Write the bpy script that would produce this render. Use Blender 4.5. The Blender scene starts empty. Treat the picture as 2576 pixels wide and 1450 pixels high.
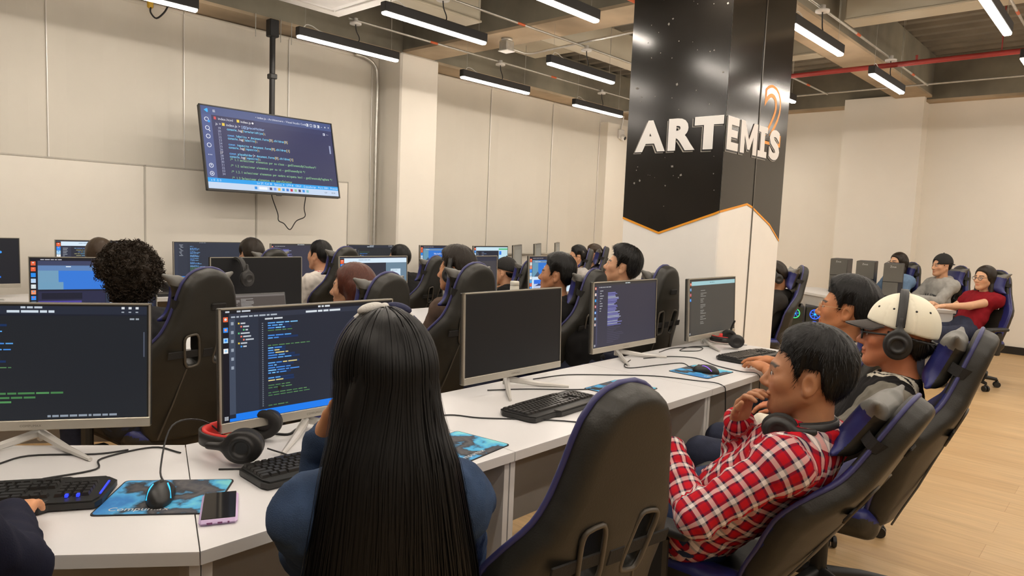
import bpy, bmesh, math, random
import numpy as np
from mathutils import Vector, Matrix

# ------------------------------------------------------------------ camera
SC = bpy.context.scene
COL = SC.collection
CAM_Z = 1.45
_cam = bpy.data.cameras.new('camera')
_cam.sensor_fit = 'HORIZONTAL'; _cam.sensor_width = 36.0
_cam.lens = 1765.0 / 2576.0 * 36.0
_cam.clip_start = 0.05; _cam.clip_end = 100
cam = bpy.data.objects.new('camera', _cam); COL.objects.link(cam)
_R = ((0.674, -0.041, 0.738), (-0.738, -0.092, 0.669), (0.041, -0.995, -0.092))   # right, down, forward as columns
def _orth(R):
    f = Vector((R[0][2], R[1][2], R[2][2])).normalized()
    r = Vector((R[0][0], R[1][0], R[2][0])); r = (r - f * r.dot(f)).normalized()
    return r, r.cross(f), f
_r, _u, _f = _orth(_R)
cam.matrix_world = Matrix(((_r.x, _u.x, -_f.x, 0), (_r.y, _u.y, -_f.y, 0), (_r.z, _u.z, -_f.z, CAM_Z), (0, 0, 0, 1)))
SC.camera = cam

# ------------------------------------------------------------------ world and exposure
W = bpy.data.worlds.new('world'); SC.world = W; W.use_nodes = True
W.node_tree.nodes['Background'].inputs[0].default_value = (0.9, 0.8, 0.66, 1)
W.node_tree.nodes['Background'].inputs[1].default_value = 0.05
SC.view_settings.view_transform = 'Standard'
SC.view_settings.look = 'None'
SC.view_settings.gamma = 1.0
SC.view_settings.use_curve_mapping = False
SC.view_settings.exposure = 0.0
LAMP_STRENGTH = 58.0
LAMP_COLOR = (1.0, 0.90, 0.785)

rng = random.Random(7)
nrg = np.random.RandomState(11)

# ------------------------------------------------------------------ colour and materials
def lin1(c):
    c /= 255.0
    return c / 12.92 if c <= 0.04045 else ((c + 0.055) / 1.055) ** 2.4
def lin(r, g=None, b=None):
    if g is None: r, g, b = r
    return (lin1(r), lin1(g), lin1(b))
MATS = {}
def nd(nt, typ, **kw):
    n = nt.nodes.new(typ)
    for k, v in kw.items():
        if k.startswith('i_'): n.inputs[int(k[2:])].default_value = v
        else: setattr(n, k, v)
    return n
def mat(name, color=(.8, .8, .8), rough=.5, metal=0., var=.06, scale=8., bump=0., bscale=60., spec=.5, coord='Object', stretch=None, attr=None, emit=None, estr=0., alpha=None, trans=0., coat=0.):
    """one procedural principled material: base colour broken up by noise, optional bump, colour attribute or emission"""
    if name in MATS: return MATS[name]
    m = bpy.data.materials.new(name); m.use_nodes = True; MATS[name] = m
    nt = m.node_tree; L = nt.links; P = nt.nodes['Principled BSDF']
    P.inputs['Roughness'].default_value = rough; P.inputs['Metallic'].default_value = metal
    P.inputs['Specular IOR Level'].default_value = spec
    if coat: P.inputs['Coat Weight'].default_value = coat; P.inputs['Coat Roughness'].default_value = .12
    if trans: P.inputs['Transmission Weight'].default_value = trans
    tc = nd(nt, 'ShaderNodeTexCoord'); src = tc.outputs[coord]
    if stretch:
        mp = nd(nt, 'ShaderNodeMapping'); mp.inputs['Scale'].default_value = stretch
        L.new(src, mp.inputs[0]); src = mp.outputs[0]
    nz = nd(nt, 'ShaderNodeTexNoise'); nz.inputs['Scale'].default_value = scale; nz.inputs['Detail'].default_value = 4
    L.new(src, nz.inputs['Vector'])
    mr = nd(nt, 'ShaderNodeMapRange'); mr.inputs[1].default_value = .3; mr.inputs[2].default_value = .7
    mr.inputs[3].default_value = 1 - var; mr.inputs[4].default_value = 1 + var
    L.new(nz.outputs[0], mr.inputs[0])
    mx = nd(nt, 'ShaderNodeMix', data_type='RGBA', blend_type='MULTIPLY'); mx.inputs[0].default_value = 1
    cc = nd(nt, 'ShaderNodeCombineColor')
    for i in range(3): L.new(mr.outputs[0], cc.inputs[i])
    L.new(cc.outputs[0], mx.inputs[7])
    if attr:
        at = nd(nt, 'ShaderNodeAttribute', attribute_name=attr); L.new(at.outputs[0], mx.inputs[6])
    else: mx.inputs[6].default_value = (*color, 1)
    L.new(mx.outputs[2], P.inputs['Base Color'])
    if bump:
        n2 = nd(nt, 'ShaderNodeTexNoise'); n2.inputs['Scale'].default_value = bscale; n2.inputs['Detail'].default_value = 3
        L.new(src, n2.inputs['Vector'])
        bp = nd(nt, 'ShaderNodeBump'); bp.inputs['Strength'].default_value = bump; bp.inputs['Distance'].default_value = .004
        L.new(n2.outputs[0], bp.inputs['Height']); L.new(bp.outputs[0], P.inputs['Normal'])
    if emit is not None:
        P.inputs['Emission Color'].default_value = (*emit, 1); P.inputs['Emission Strength'].default_value = estr
    if alpha is not None: P.inputs['Alpha'].default_value = alpha
    return m

def screen_mat():
    if 'screen_image' in MATS: return MATS['screen_image']
    m = bpy.data.materials.new('screen_image'); m.use_nodes = True; MATS['screen_image'] = m
    nt = m.node_tree; P = nt.nodes['Principled BSDF']
    at = nd(nt, 'ShaderNodeAttribute', attribute_name='Col')
    nt.links.new(at.outputs[0], P.inputs['Emission Color']); P.inputs['Emission Strength'].default_value = 1.0
    P.inputs['Base Color'].default_value = (.006, .006, .007, 1); P.inputs['Roughness'].default_value = .42
    P.inputs['Specular IOR Level'].default_value = .28
    return m

# ------------------------------------------------------------------ objects
def tag(o, label=None, cat=None, group=None, kind=None):
    if label: o['label'] = label
    if cat: o['category'] = cat
    if group: o['group'] = group
    if kind: o['kind'] = kind
    return o
def empty(name, loc=(0, 0, 0), rz=0., label=None, cat=None, group=None):
    o = bpy.data.objects.new(name, None); COL.objects.link(o); o.empty_display_size = .1
    o.location = loc; o.rotation_euler = (0, 0, rz)
    return tag(o, label, cat, group)
def newobj(name, me, parent=None, m=None):
    o = bpy.data.objects.new(name, me); COL.objects.link(o)
    if m is not None and not me.materials:
        for q in (m if isinstance(m, (list, tuple)) else [m]): me.materials.append(q)
    if parent is not None: o.parent = parent
    return o
def copy_tree(o, parent=None):
    c = o.copy(); COL.objects.link(c)
    if parent is not None: c.parent = parent
    for ch in list(KIDS.get(o.name, [])) or list(o.children): copy_tree(ch, c)
    return c
KIDS = {}
def mesh_np(name, V, F, smooth=True, cols=None, mi=None):
    """mesh from numpy verts and an (n,4) or list of faces"""
    me = bpy.data.meshes.new(name)
    if isinstance(F, np.ndarray):
        n, k = F.shape
        me.vertices.add(len(V)); me.vertices.foreach_set('co', np.asarray(V, np.float32).ravel())
        me.loops.add(n * k); me.loops.foreach_set('vertex_index', F.astype(np.int32).ravel())
        me.polygons.add(n); me.polygons.foreach_set('loop_start', np.arange(0, n * k, k, dtype=np.int32))
        try: me.polygons.foreach_set('loop_total', np.full(n, k, np.int32))
        except Exception: pass
        me.update(calc_edges=True)
    else:
        me.from_pydata([tuple(v) for v in V], [], F); me.update()
    if smooth: me.polygons.foreach_set('use_smooth', np.ones(len(me.polygons), bool))
    if mi is not None: me.polygons.foreach_set('material_index', np.asarray(mi, np.int32))
    if cols is not None:
        a = me.color_attributes.new('Col', 'FLOAT_COLOR', 'POINT')
        c4 = np.ones((len(V), 4), np.float32); c4[:, :3] = cols
        a.data.foreach_set('color', c4.ravel())
    me.validate()
    return me

def catmull(pts, n=6):
    pts = [Vector(p) for p in pts]
    if len(pts) < 3: return pts
    P = [pts[0] * 2 - pts[1]] + pts + [pts[-1] * 2 - pts[-2]]
    out = []
    for i in range(1, len(P) - 2):
        a, b, c, d = P[i - 1:i + 3]
        for k in range(n):
            t = k / n
            out.append(.5 * ((2 * b) + (c - a) * t + (2 * a - 5 * b + 4 * c - d) * t * t + (3 * b - a - 3 * c + d) * t ** 3))
    out.append(pts[-1]); return out

class MB:
    """collects solids into one mesh"""
    def __init__(s): s.v = []; s.f = []; s.mi = []; s.c = []; s.M = None; s.m = 0; s.col = (1, 1, 1); s.sm = []
    def add(s, vs, fs, smooth=False):
        b = len(s.v)
        for p in vs:
            p = Vector(p)
            s.v.append(tuple(s.M @ p if s.M else p)); s.c.append(s.col)
        for q in fs: s.f.append([b + i for i in q]); s.mi.append(s.m); s.sm.append(smooth)
    def box(s, c, d, bev=0.):
        x, y, z = [k / 2 for k in d]
        if bev <= 0:
            vs = [(c[0] + i * x, c[1] + j * y, c[2] + k * z) for i in (-1, 1) for j in (-1, 1) for k in (-1, 1)]
            s.add(vs, [(0, 1, 3, 2), (4, 6, 7, 5), (0, 4, 5, 1), (2, 3, 7, 6), (0, 2, 6, 4), (1, 5, 7, 3)]); return
        b = min(bev, x * .98, y * .98, z * .98); vs = []; idx = {}
        for i in (-1, 1):
            for j in (-1, 1):
                for k in (-1, 1):
                    for a in range(3):
                        p = [i * x, j * y, k * z]
                        for q in range(3):
                            if q != a: p[q] -= (i, j, k)[q] * b
                        idx[i, j, k, a] = len(vs); vs.append((c[0] + p[0], c[1] + p[1], c[2] + p[2]))
        fs = []
        for a in range(3):
            o = [q for q in range(3) if q != a]
            for sg in (-1, 1):
                loop = []
                for (p, q) in ((-1, -1), (1, -1), (1, 1), (-1, 1)):
                    k = [0, 0, 0]; k[a] = sg; k[o[0]] = p; k[o[1]] = q; loop.append(idx[k[0], k[1], k[2], a])
                if (sg > 0) == (a == 1): loop.reverse()
                fs.append(loop)
        for a in range(3):
            o = [q for q in range(3) if q != a]
            for p in (-1, 1):
                for q in (-1, 1):
                    k0 = [0, 0, 0]; k0[o[0]] = p; k0[o[1]] = q; k1 = list(k0); k0[a] = -1; k1[a] = 1
                    fs.append([idx[(*k0, o[0])], idx[(*k1, o[0])], idx[(*k1, o[1])], idx[(*k0, o[1])]])
        for i in (-1, 1):
            for j in (-1, 1):
                for k in (-1, 1): fs.append([idx[i, j, k, 0], idx[i, j, k, 1], idx[i, j, k, 2]])
        s.add(vs, fs)
    def tube(s, pts, r, seg=8, cap=True, smooth=True, n=0):
        pts = catmull(pts, n) if n else [Vector(p) for p in pts]
        N = len(pts); R = r if isinstance(r, (list, tuple)) else [r] * N
        if len(R) != N: R = [R[0] + (R[-1] - R[0]) * i / (N - 1) for i in range(N)]
        up = None; vs = []; fs = []
        for i, p in enumerate(pts):
            t = (pts[min(i + 1, N - 1)] - pts[max(i - 1, 0)])
            if t.length < 1e-9: t = Vector((0, 0, 1))
            t.normalize()
            if up is None: up = Vector((0, 0, 1)) if abs(t.z) < .9 else Vector((1, 0, 0))
            a = up - t * up.dot(t)
            if a.length < 1e-6: a = t.orthogonal()
            a.normalize(); b = t.cross(a); up = a
            for k in range(seg):
                w = 2 * math.pi * k / seg
                vs.append(p + (a * math.cos(w) + b * math.sin(w)) * R[i])
        for i in range(N - 1):
            for k in range(seg):
                k2 = (k + 1) % seg; fs.append((i * seg + k, i * seg + k2, (i + 1) * seg + k2, (i + 1) * seg + k))
        s.add(vs, fs, smooth)
        if cap:
            s.add(vs[:seg], [tuple(range(seg))[::-1]]); s.add(vs[-seg:], [tuple(range(seg))])
    def cyl(s, a, b, r, r2=None, seg=16): s.tube([a, b], [r, r if r2 is None else r2], seg)
    def lathe(s, prof, c=(0, 0, 0), seg=24):
        vs = []; fs = []
        for (r, z) in prof:
            for k in range(seg):
                w = 2 * math.pi * k / seg; vs.append((c[0] + r * math.cos(w), c[1] + r * math.sin(w), c[2] + z))
        for i in range(len(prof) - 1):
            for k in range(seg):
                k2 = (k + 1) % seg; fs.append((i * seg + k, i * seg + k2, (i + 1) * seg + k2, (i + 1) * seg + k))
        s.add(vs, fs, True)
        s.add(vs[:seg], [tuple(range(seg))[::-1]]); s.add(vs[-seg:], [tuple(range(seg))])
    def prism(s, poly, z0, z1):
        """polygon in xy extruded in z"""
        n = len(poly)
        ar = sum(poly[i][0] * poly[(i + 1) % n][1] - poly[(i + 1) % n][0] * poly[i][1] for i in range(n))
        if ar < 0: poly = poly[::-1]
        vs = [(x, y, z0) for x, y in poly] + [(x, y, z1) for x, y in poly]
        fs = [tuple(range(n))[::-1], tuple(range(n, 2 * n))] + [(i, (i + 1) % n, n + (i + 1) % n, n + i) for i in range(n)]
        s.add(vs, fs)
    def quad(s, a, b, c, d): s.add([a, b, c, d], [(0, 1, 2, 3)])
    def sphere(s, c, r, seg=16, rings=10, sc=(1, 1, 1)):
        vs = []; fs = []
        for i in range(rings + 1):
            t = math.pi * i / rings
            for k in range(seg):
                w = 2 * math.pi * k / seg
                vs.append((c[0] + r * sc[0] * math.sin(t) * math.cos(w), c[1] + r * sc[1] * math.sin(t) * math.sin(w), c[2] + r * sc[2] * math.cos(t)))
        for i in range(rings):
            for k in range(seg):
                k2 = (k + 1) % seg; fs.append((i * seg + k, (i + 1) * seg + k, (i + 1) * seg + k2, i * seg + k2))
        s.add(vs, fs, True)
    def mesh(s, name, color=False):
        me = bpy.data.meshes.new(name); me.from_pydata(s.v, [], s.f); me.update()
        me.polygons.foreach_set('material_index', s.mi); me.polygons.foreach_set('use_smooth', s.sm)
        if color:
            a = me.color_attributes.new('Col', 'FLOAT_COLOR', 'POINT')
            a.data.foreach_set('color', np.array([(*c, 1) for c in s.c], np.float32).ravel())
        return me
    def build(s, name, m, parent=None, color=False):
        return newobj(name, s.mesh(name, color), parent, m)

# ------------------------------------------------------------------ flat lettering
_GL = {}
def glyph(ch, off=0.):
    key = (ch, off)
    if key not in _GL:
        cu = bpy.data.curves.new('glyph', 'FONT'); cu.body = ch; cu.size = 1.0; cu.offset = off; cu.resolution_u = 4
        o = bpy.data.objects.new('glyph', cu); COL.objects.link(o)
        me = bpy.data.meshes.new_from_object(o)
        vs = [(v.co.x, v.co.y) for v in me.vertices]; fs = [tuple(p.vertices) for p in me.polygons]
        bpy.data.meshes.remove(me); bpy.data.objects.remove(o); bpy.data.curves.remove(cu)
        w = (max(v[0] for v in vs) if vs else .3)
        _GL[key] = (vs, fs, w)
    return _GL[key]
def put_text(mb, s, x, y, size, place, mono=None, off=0., sx=1., gap=.06):
    """place(u, v) -> 3D point; returns end x"""
    for ch in s:
        if ch == ' ': x += (mono or .3) * size * sx; continue
        vs, fs, w = glyph(ch, off)
        q = min(1., mono * .96 / w) if mono else 1.; ox = ((mono - w * q) / 2 if mono else 0)
        mb.add([place(x + (a * q + ox) * size * sx, y + b * size) for a, b in vs], fs)
        x += (mono if mono else w + gap) * size * sx
    return x

# ------------------------------------------------------------------ implicit surfaces
def vnoise(P, seed=0):
    """value noise on (n,3) points, about -1..1"""
    I = np.floor(P).astype(np.int64); Fr = P - I; Fr = Fr * Fr * (3 - 2 * Fr); out = 0
    for a in (0, 1):
        for b in (0, 1):
            for c in (0, 1):
                h = (I[:, 0] + a) * 374761393 + (I[:, 1] + b) * 668265263 + (I[:, 2] + c) * 2147483647 + seed * 974711
                h = (h ^ (h >> 13)) * 1274126177; h = (h ^ (h >> 16)) & 0xffff
                w = (Fr[:, 0] if a else 1 - Fr[:, 0]) * (Fr[:, 1] if b else 1 - Fr[:, 1]) * (Fr[:, 2] if c else 1 - Fr[:, 2])
                out = out + w * (h / 32767.5 - 1)
    return out
def surfnet(F, org, h):
    S = F < 0
    c = np.zeros(tuple(n - 1 for n in F.shape), np.int8)
    for a in (0, 1):
        for b in (0, 1):
            for d in (0, 1): c += S[a:F.shape[0] - 1 + a, b:F.shape[1] - 1 + b, d:F.shape[2] - 1 + d]
    act = (c > 0) & (c < 8); idx = np.argwhere(act); n = len(idx)
    vid = np.full(c.shape, -1, np.int32); vid[act] = np.arange(n)
    sm = np.zeros((n, 3)); ct = np.zeros((n, 1))
    cr = [(a, b, d) for a in (0, 1) for b in (0, 1) for d in (0, 1)]
    vals = {k: F[idx[:, 0] + k[0], idx[:, 1] + k[1], idx[:, 2] + k[2]] for k in cr}
    for k in cr:
        for ax in range(3):
            if k[ax]: continue
            k2 = list(k); k2[ax] = 1; fa, fb = vals[k], vals[tuple(k2)]
            m = (fa < 0) != (fb < 0); t = np.where(m, fa / np.where(m, fa - fb, 1), 0)
            p = np.tile(np.array(k, float), (n, 1)); p[:, ax] += t
            sm[m] += p[m]; ct[m] += 1
    V = org + h * (idx + sm / np.maximum(ct, 1))
    faces = []
    for ax in range(3):
        sl0 = [slice(1, -1)] * 3; sl1 = [slice(1, -1)] * 3; sl0[ax] = slice(0, -1); sl1[ax] = slice(1, None)
        s0, s1 = S[tuple(sl0)], S[tuple(sl1)]
        e = np.argwhere(s0 != s1)
        if not len(e): continue
        ins = s0[e[:, 0], e[:, 1], e[:, 2]]
        o = np.ones(3, int); o[ax] = 0; e = e + o
        u, w = [(1, 2), (2, 0), (0, 1)][ax]
        q = []
        for du, dw in ((-1, -1), (0, -1), (0, 0), (-1, 0)):
            k = e.copy(); k[:, u] += du; k[:, w] += dw; q.append(vid[k[:, 0], k[:, 1], k[:, 2]])
        q = np.stack(q, 1); q[~ins] = q[~ins][:, ::-1]; faces.append(q)
    return V, np.concatenate(faces).astype(np.int32)

class SDF:
    def __init__(s): s.ops = []
    def _p(s, op, lo, hi, fn, k): s.ops.append((op, np.array(lo, float), np.array(hi, float), fn, k)); return s
    def cone(s, a, b, ra, rb=None, k=.01, op='u'):
        a = np.array(a, float); b = np.array(b, float); rb = ra if rb is None else rb; ba = b - a; L = float(ba @ ba) + 1e-12
        def fn(X, Y, Z):
            t = np.clip(((X - a[0]) * ba[0] + (Y - a[1]) * ba[1] + (Z - a[2]) * ba[2]) / L, 0, 1)
            return np.sqrt((X - a[0] - t * ba[0]) ** 2 + (Y - a[1] - t * ba[1]) ** 2 + (Z - a[2] - t * ba[2]) ** 2) - (ra + (rb - ra) * t)
        r = max(ra, rb); return s._p(op, np.minimum(a, b) - r, np.maximum(a, b) + r, fn, k)
    def econe(s, a, b, ra, rb, side, flat, k=.02, op='u'):
        """cone whose section is flattened across 'side'"""
        a = np.array(a, float); b = np.array(b, float); ba = b - a; Ln = np.linalg.norm(ba); t_ = ba / Ln
        sd = np.array(side, float); sd -= t_ * (sd @ t_); sd /= np.linalg.norm(sd); fw = np.cross(t_, sd)
        def fn(X, Y, Z):
            x, y, z = X - a[0], Y - a[1], Z - a[2]
            h = x * t_[0] + y * t_[1] + z * t_[2]; t = np.clip(h / Ln, 0, 1); e = h - t * Ln
            u = x * sd[0] + y * sd[1] + z * sd[2]; v = (x * fw[0] + y * fw[1] + z * fw[2]) / flat
            return (np.sqrt(u * u + v * v + (e / .8) ** 2) - (ra + (rb - ra) * t)) * (.5 + .5 * flat)
        r = max(ra, rb); return s._p(op, np.minimum(a, b) - r, np.maximum(a, b) + r, fn, k)
    def ell(s, c, r, R=None, k=.01, op='u'):
        c = np.array(c, float); r = np.array(r, float) if np.ndim(r) else np.full(3, float(r)); R = np.eye(3) if R is None else R
        def fn(X, Y, Z):
            x, y, z = X - c[0], Y - c[1], Z - c[2]
            q = [R[0, i] * x + R[1, i] * y + R[2, i] * z for i in range(3)]
            k0 = np.sqrt(sum((q[i] / r[i]) ** 2 for i in range(3))); k1 = np.sqrt(sum((q[i] / r[i] ** 2) ** 2 for i in range(3))) + 1e-9
            return k0 * (k0 - 1) / k1
        m = np.sqrt((R ** 2) @ (r ** 2)); return s._p(op, c - m, c + m, fn, k)
    def box(s, c, hf, rad=.005, R=None, k=.01, op='u'):
        c = np.array(c, float); hf = np.array(hf, float); R = np.eye(3) if R is None else R
        def fn(X, Y, Z):
            x, y, z = X - c[0], Y - c[1], Z - c[2]
            q = [np.abs(R[0, i] * x + R[1, i] * y + R[2, i] * z) - (hf[i] - rad) for i in range(3)]
            return np.sqrt(sum(np.maximum(a, 0) ** 2 for a in q)) + np.minimum(np.maximum(np.maximum(q[0], q[1]), q[2]), 0) - rad
        m = np.abs(R) @ hf; return s._p(op, c - m, c + m, fn, k)
    def torus(s, c, R0, r, ax=2, sq=(1, 1), k=.005, op='u'):
        c = np.array(c, float); o = [i for i in range(3) if i != ax]
        def fn(X, Y, Z):
            q = (X - c[0], Y - c[1], Z - c[2])
            rr = np.sqrt((q[o[0]] / sq[0]) ** 2 + (q[o[1]] / sq[1]) ** 2) - R0
            return np.sqrt(rr * rr + q[ax] ** 2) - r
        m = np.zeros(3); m[o[0]] = R0 * sq[0] + r; m[o[1]] = R0 * sq[1] + r; m[ax] = r
        return s._p(op, c - m, c + m, fn, k)
    def func(s, lo, hi, fn, k=.0, op='u'): return s._p(op, lo, hi, fn, k)
    def mesh(s, h, disp=None):
        un = [o for o in s.ops if o[0] == 'u']
        lo = np.min([o[1] for o in un], 0) - 3 * h - .01; hi = np.max([o[2] for o in un], 0) + 3 * h + .01
        n = np.ceil((hi - lo) / h).astype(int) + 1
        F = np.full(n, 1., np.float32); ax = [lo[i] + h * np.arange(n[i]) for i in range(3)]
        for op, a, b, fn, k in s.ops:
            mg = .03 + k + 2 * h
            i0 = np.clip(np.floor((a - mg - lo) / h).astype(int), 0, n); i1 = np.clip(np.ceil((b + mg - lo) / h).astype(int) + 1, 0, n)
            if (i1 <= i0).any(): continue
            sl = tuple(slice(i0[j], i1[j]) for j in range(3))
            X = ax[0][sl[0]][:, None, None]; Y = ax[1][sl[1]][None, :, None]; Z = ax[2][sl[2]][None, None, :]
            d = fn(X, Y, Z); A = F[sl]
            if op == 'd': F[sl] = A + d; continue
            if op == 's':
                d = -d
                r = np.maximum(A, d) + (np.maximum(k - np.abs(A - d), 0) ** 2 / (4 * k) if k else 0)
            elif op == 'i': r = np.maximum(A, d)
            else: r = np.minimum(A, d) - (np.maximum(k - np.abs(A - d), 0) ** 2 / (4 * k) if k else 0)
            F[sl] = r
        F[0] = F[-1] = 1; F[:, 0] = F[:, -1] = 1; F[:, :, 0] = F[:, :, -1] = 1
        return surfnet(F, lo, h)
def sdf_obj(name, sd, h, m, parent=None, cols=None, mi=None):
    V, F = sd.mesh(h)
    me = mesh_np(name, V, F, True, cols(V) if cols else None, mi(V, F) if mi else None)
    return newobj(name, me, parent, m)
def fnormals(V, F):
    a = V[F[:, 2]] - V[F[:, 0]]; b = V[F[:, 3]] - V[F[:, 1]]; n = np.cross(a, b)
    return n / (np.linalg.norm(n, axis=1, keepdims=True) + 1e-12)
def vnormals(V, F):
    n = fnormals(V, F); o = np.zeros_like(V)
    for i in range(F.shape[1]): np.add.at(o, F[:, i], n)
    return o / (np.linalg.norm(o, axis=1, keepdims=True) + 1e-12)
# ------------------------------------------------------------------ materials of the shell
M_WALL = mat('wall_paint', (.78, .74, .665), .75, var=.015, scale=3, bump=.05, bscale=180)
M_WALL2 = mat('wall_paint_white', (.84, .80, .72), .7, var=.012, scale=3, bump=.05, bscale=180)
M_CONC = mat('raw_concrete', (.20, .183, .14), .9, var=.35, scale=1.4, bump=.5, bscale=9)
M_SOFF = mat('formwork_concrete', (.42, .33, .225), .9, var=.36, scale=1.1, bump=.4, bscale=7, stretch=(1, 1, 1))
M_DECK = mat('galvanised_deck', (.22, .20, .165), .55, .3, var=.2, scale=2.5)
M_JOIST = mat('painted_joist', (.52, .475, .37), .6, var=.06, scale=2)
M_BLACK = mat('black_metal', (.012, .012, .013), .45, var=.1)
M_STEEL = mat('galvanised_conduit', (.55, .54, .50), .38, .75, var=.1, scale=20)
M_RED = mat('red_pipe_paint', (.26, .025, .02), .45, var=.12)
M_ORANGE = mat('orange_band', (.65, .13, .04), .5)
M_BASEB = mat('black_baseboard', (.018, .016, .014), .4)
M_WHITE = mat('white_plastic', (.80, .79, .76), .4, var=.02)
M_BLIND = mat('blind_fabric', (.68, .645, .57), .85, var=.02, scale=2, bump=.1, bscale=400)
M_GAPLIGHT = mat('gap_light_line', (.80, .78, .74), .3, .2, var=.02)
M_DARKW = mat('wall_paint_taupe', (.30, .275, .24), .8, var=.03)
M_WBOARD = mat('whiteboard_glass', (.80, .76, .68), .28, var=.01)
M_TRIM = mat('grey_trim', (.50, .47, .41), .5)

def wood_floor():
    m = bpy.data.materials.new('oak_laminate'); m.use_nodes = True; nt = m.node_tree; L = nt.links; P = nt.nodes['Principled BSDF']
    tc = nd(nt, 'ShaderNodeTexCoord'); mp = nd(nt, 'ShaderNodeMapping'); mp.inputs['Rotation'].default_value = (0, 0, math.pi / 2)
    L.new(tc.outputs['Object'], mp.inputs[0])
    br = nd(nt, 'ShaderNodeTexBrick'); br.offset = .37; br.inputs['Scale'].default_value = 1; br.inputs['Brick Width'].default_value = 1.25; br.inputs['Row Height'].default_value = .19
    br.inputs['Mortar Size'].default_value = .0012; br.inputs['Color1'].default_value = (*lin(198, 166, 121), 1); br.inputs['Color2'].default_value = (*lin(186, 152, 106), 1); br.inputs['Mortar'].default_value = (*lin(166, 130, 88), 1)
    L.new(mp.outputs[0], br.inputs['Vector'])
    m2 = nd(nt, 'ShaderNodeMapping'); m2.inputs['Scale'].default_value = (14, 1.1, 1); L.new(tc.outputs['Object'], m2.inputs[0])
    nz = nd(nt, 'ShaderNodeTexNoise'); nz.inputs['Scale'].default_value = 2.2; nz.inputs['Detail'].default_value = 6; L.new(m2.outputs[0], nz.inputs['Vector'])
    mr = nd(nt, 'ShaderNodeMapRange'); mr.inputs[1].default_value = .3; mr.inputs[2].default_value = .7; mr.inputs[3].default_value = .84; mr.inputs[4].default_value = 1.1; L.new(nz.outputs[0], mr.inputs[0])
    cc = nd(nt, 'ShaderNodeCombineColor'); [L.new(mr.outputs[0], cc.inputs[i]) for i in range(3)]
    mx = nd(nt, 'ShaderNodeMix', data_type='RGBA', blend_type='MULTIPLY'); mx.inputs[0].default_value = 1
    L.new(br.outputs[0], mx.inputs[6]); L.new(cc.outputs[0], mx.inputs[7]); L.new(mx.outputs[2], P.inputs['Base Color'])
    P.inputs['Roughness'].default_value = .42
    bp = nd(nt, 'ShaderNodeBump'); bp.inputs['Strength'].default_value = .15; bp.inputs['Distance'].default_value = .002; L.new(nz.outputs[0], bp.inputs['Height']); L.new(bp.outputs[0], P.inputs['Normal'])
    return m
M_FLOOR = wood_floor()

X0, X1, Y0, Y1, ZC = -3.2, 11.25, -4.2, 7.15, 3.95
WT = 3.37
def struct(name, mb, m, parent=None, label=None):
    o = mb.build(name, m, parent)
    if parent is None: o['kind'] = 'structure'
    if label: o['label'] = label
    return o
b = MB(); b.box(((X0 + X1) / 2, (Y0 + Y1) / 2, -.05), (X1 - X0 + .4, Y1 - Y0 + .4, .1)); struct('floor', b, M_FLOOR, label='light oak laminate floor running through the classroom')
# walls
b = MB(); b.box(((X0 + X1) / 2, Y1 + .1, WT / 2), (X1 - X0 + .4, .2, WT)); struct('wall_back', b, M_WALL, label='cream back wall behind the television and blinds')
b = MB(); b.box((X1 + .1, (Y0 + Y1) / 2, WT / 2), (.2, Y1 - Y0, WT)); b.box((X1 - .15, 3.00, 1.72), (.30, 1.03, 3.44)); struct('wall_right', b, M_WALL2, label='cream side wall with a shallow pier behind the far desks')
b = MB(); b.box((X0 - .1, (Y0 + Y1) / 2, ZC / 2), (.2, Y1 - Y0, ZC)); struct('wall_left', b, M_DARKW)
b = MB(); b.box(((X0 + X1) / 2, Y0 - .1, ZC / 2), (X1 - X0 + .4, .2, ZC)); struct('wall_front', b, M_DARKW)
b = MB(); b.box((X1 - .008, (Y0 + 2.5) / 2, .05), (.016, 2.5 - Y0, .10)); b.box((X1 - .308, 3.00, .05), (.016, 1.03, .10)); b.box((X1 - .008, (3.6 + Y1) / 2, .05), (.016, Y1 - 3.6, .10)); struct('baseboard_right', b, M_BASEB, label='black baseboard along the side wall')
b = MB(); b.box((5.595, 6.925, 1.7), (.59, .45, 3.4), .02); struct('trim_1', b, M_WALL, label='cream square pier standing out of the back wall')
b = MB(); b.box((10.55, 7.05, WT / 2 - .08), (1.3, .2, WT - .16)); struct('trim_2', b, M_WALL2, label='plain wall end with the white security camera')
# ceiling deck: trapezoid ribs running along y
b = MB(); vs = []; prof = [(0, 0), (.10, 0), (.14, .06), (.26, .06)]
xs = X0 - .2
while xs < X1 + .2:
    for dx, dz in prof: vs.append((xs + dx, ZC + dz))
    xs += .30
n = len(vs)
b.add([(x, Y0 - .2, z) for x, z in vs] + [(x, Y1 + .2, z) for x, z in vs], [(i, n + i, n + i + 1, i + 1) for i in range(n - 1)])
b.box(((X0 + X1) / 2, (Y0 + Y1) / 2, ZC + .13), (X1 - X0 + .6, Y1 - Y0 + .6, .1))
struct('ceiling', b, M_DECK, label='corrugated metal deck ceiling between concrete beams')
BEAMS = [  # x0,x1,y0,y1,z0
    (X0, X1, 6.74, 7.35, 3.372, 'grey concrete beam above the blinds of the back wall'),
    (5.35, 5.82, 2.845, 6.74, 3.40, 'grey concrete beam with tan underside running from pier towards black column'),
    (5.35, 5.82, Y0, 2.10, 3.40, 'grey concrete beam overhead on the near side of the column'),
    (5.30, X1, 2.42, 2.845, 3.40, 'grey concrete beam with tan underside running right from black column'),
    (X0, 4.30, 2.42, 2.845, 3.40, 'grey concrete beam overhead running left from black column'),
    (11.06, 11.45, Y0, 6.74, 3.345, 'grey concrete beam above the far side wall'),
    (-.2, .25, Y0, 6.74, 3.40, 'grey concrete beam overhead at the left of the room'),
]
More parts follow.
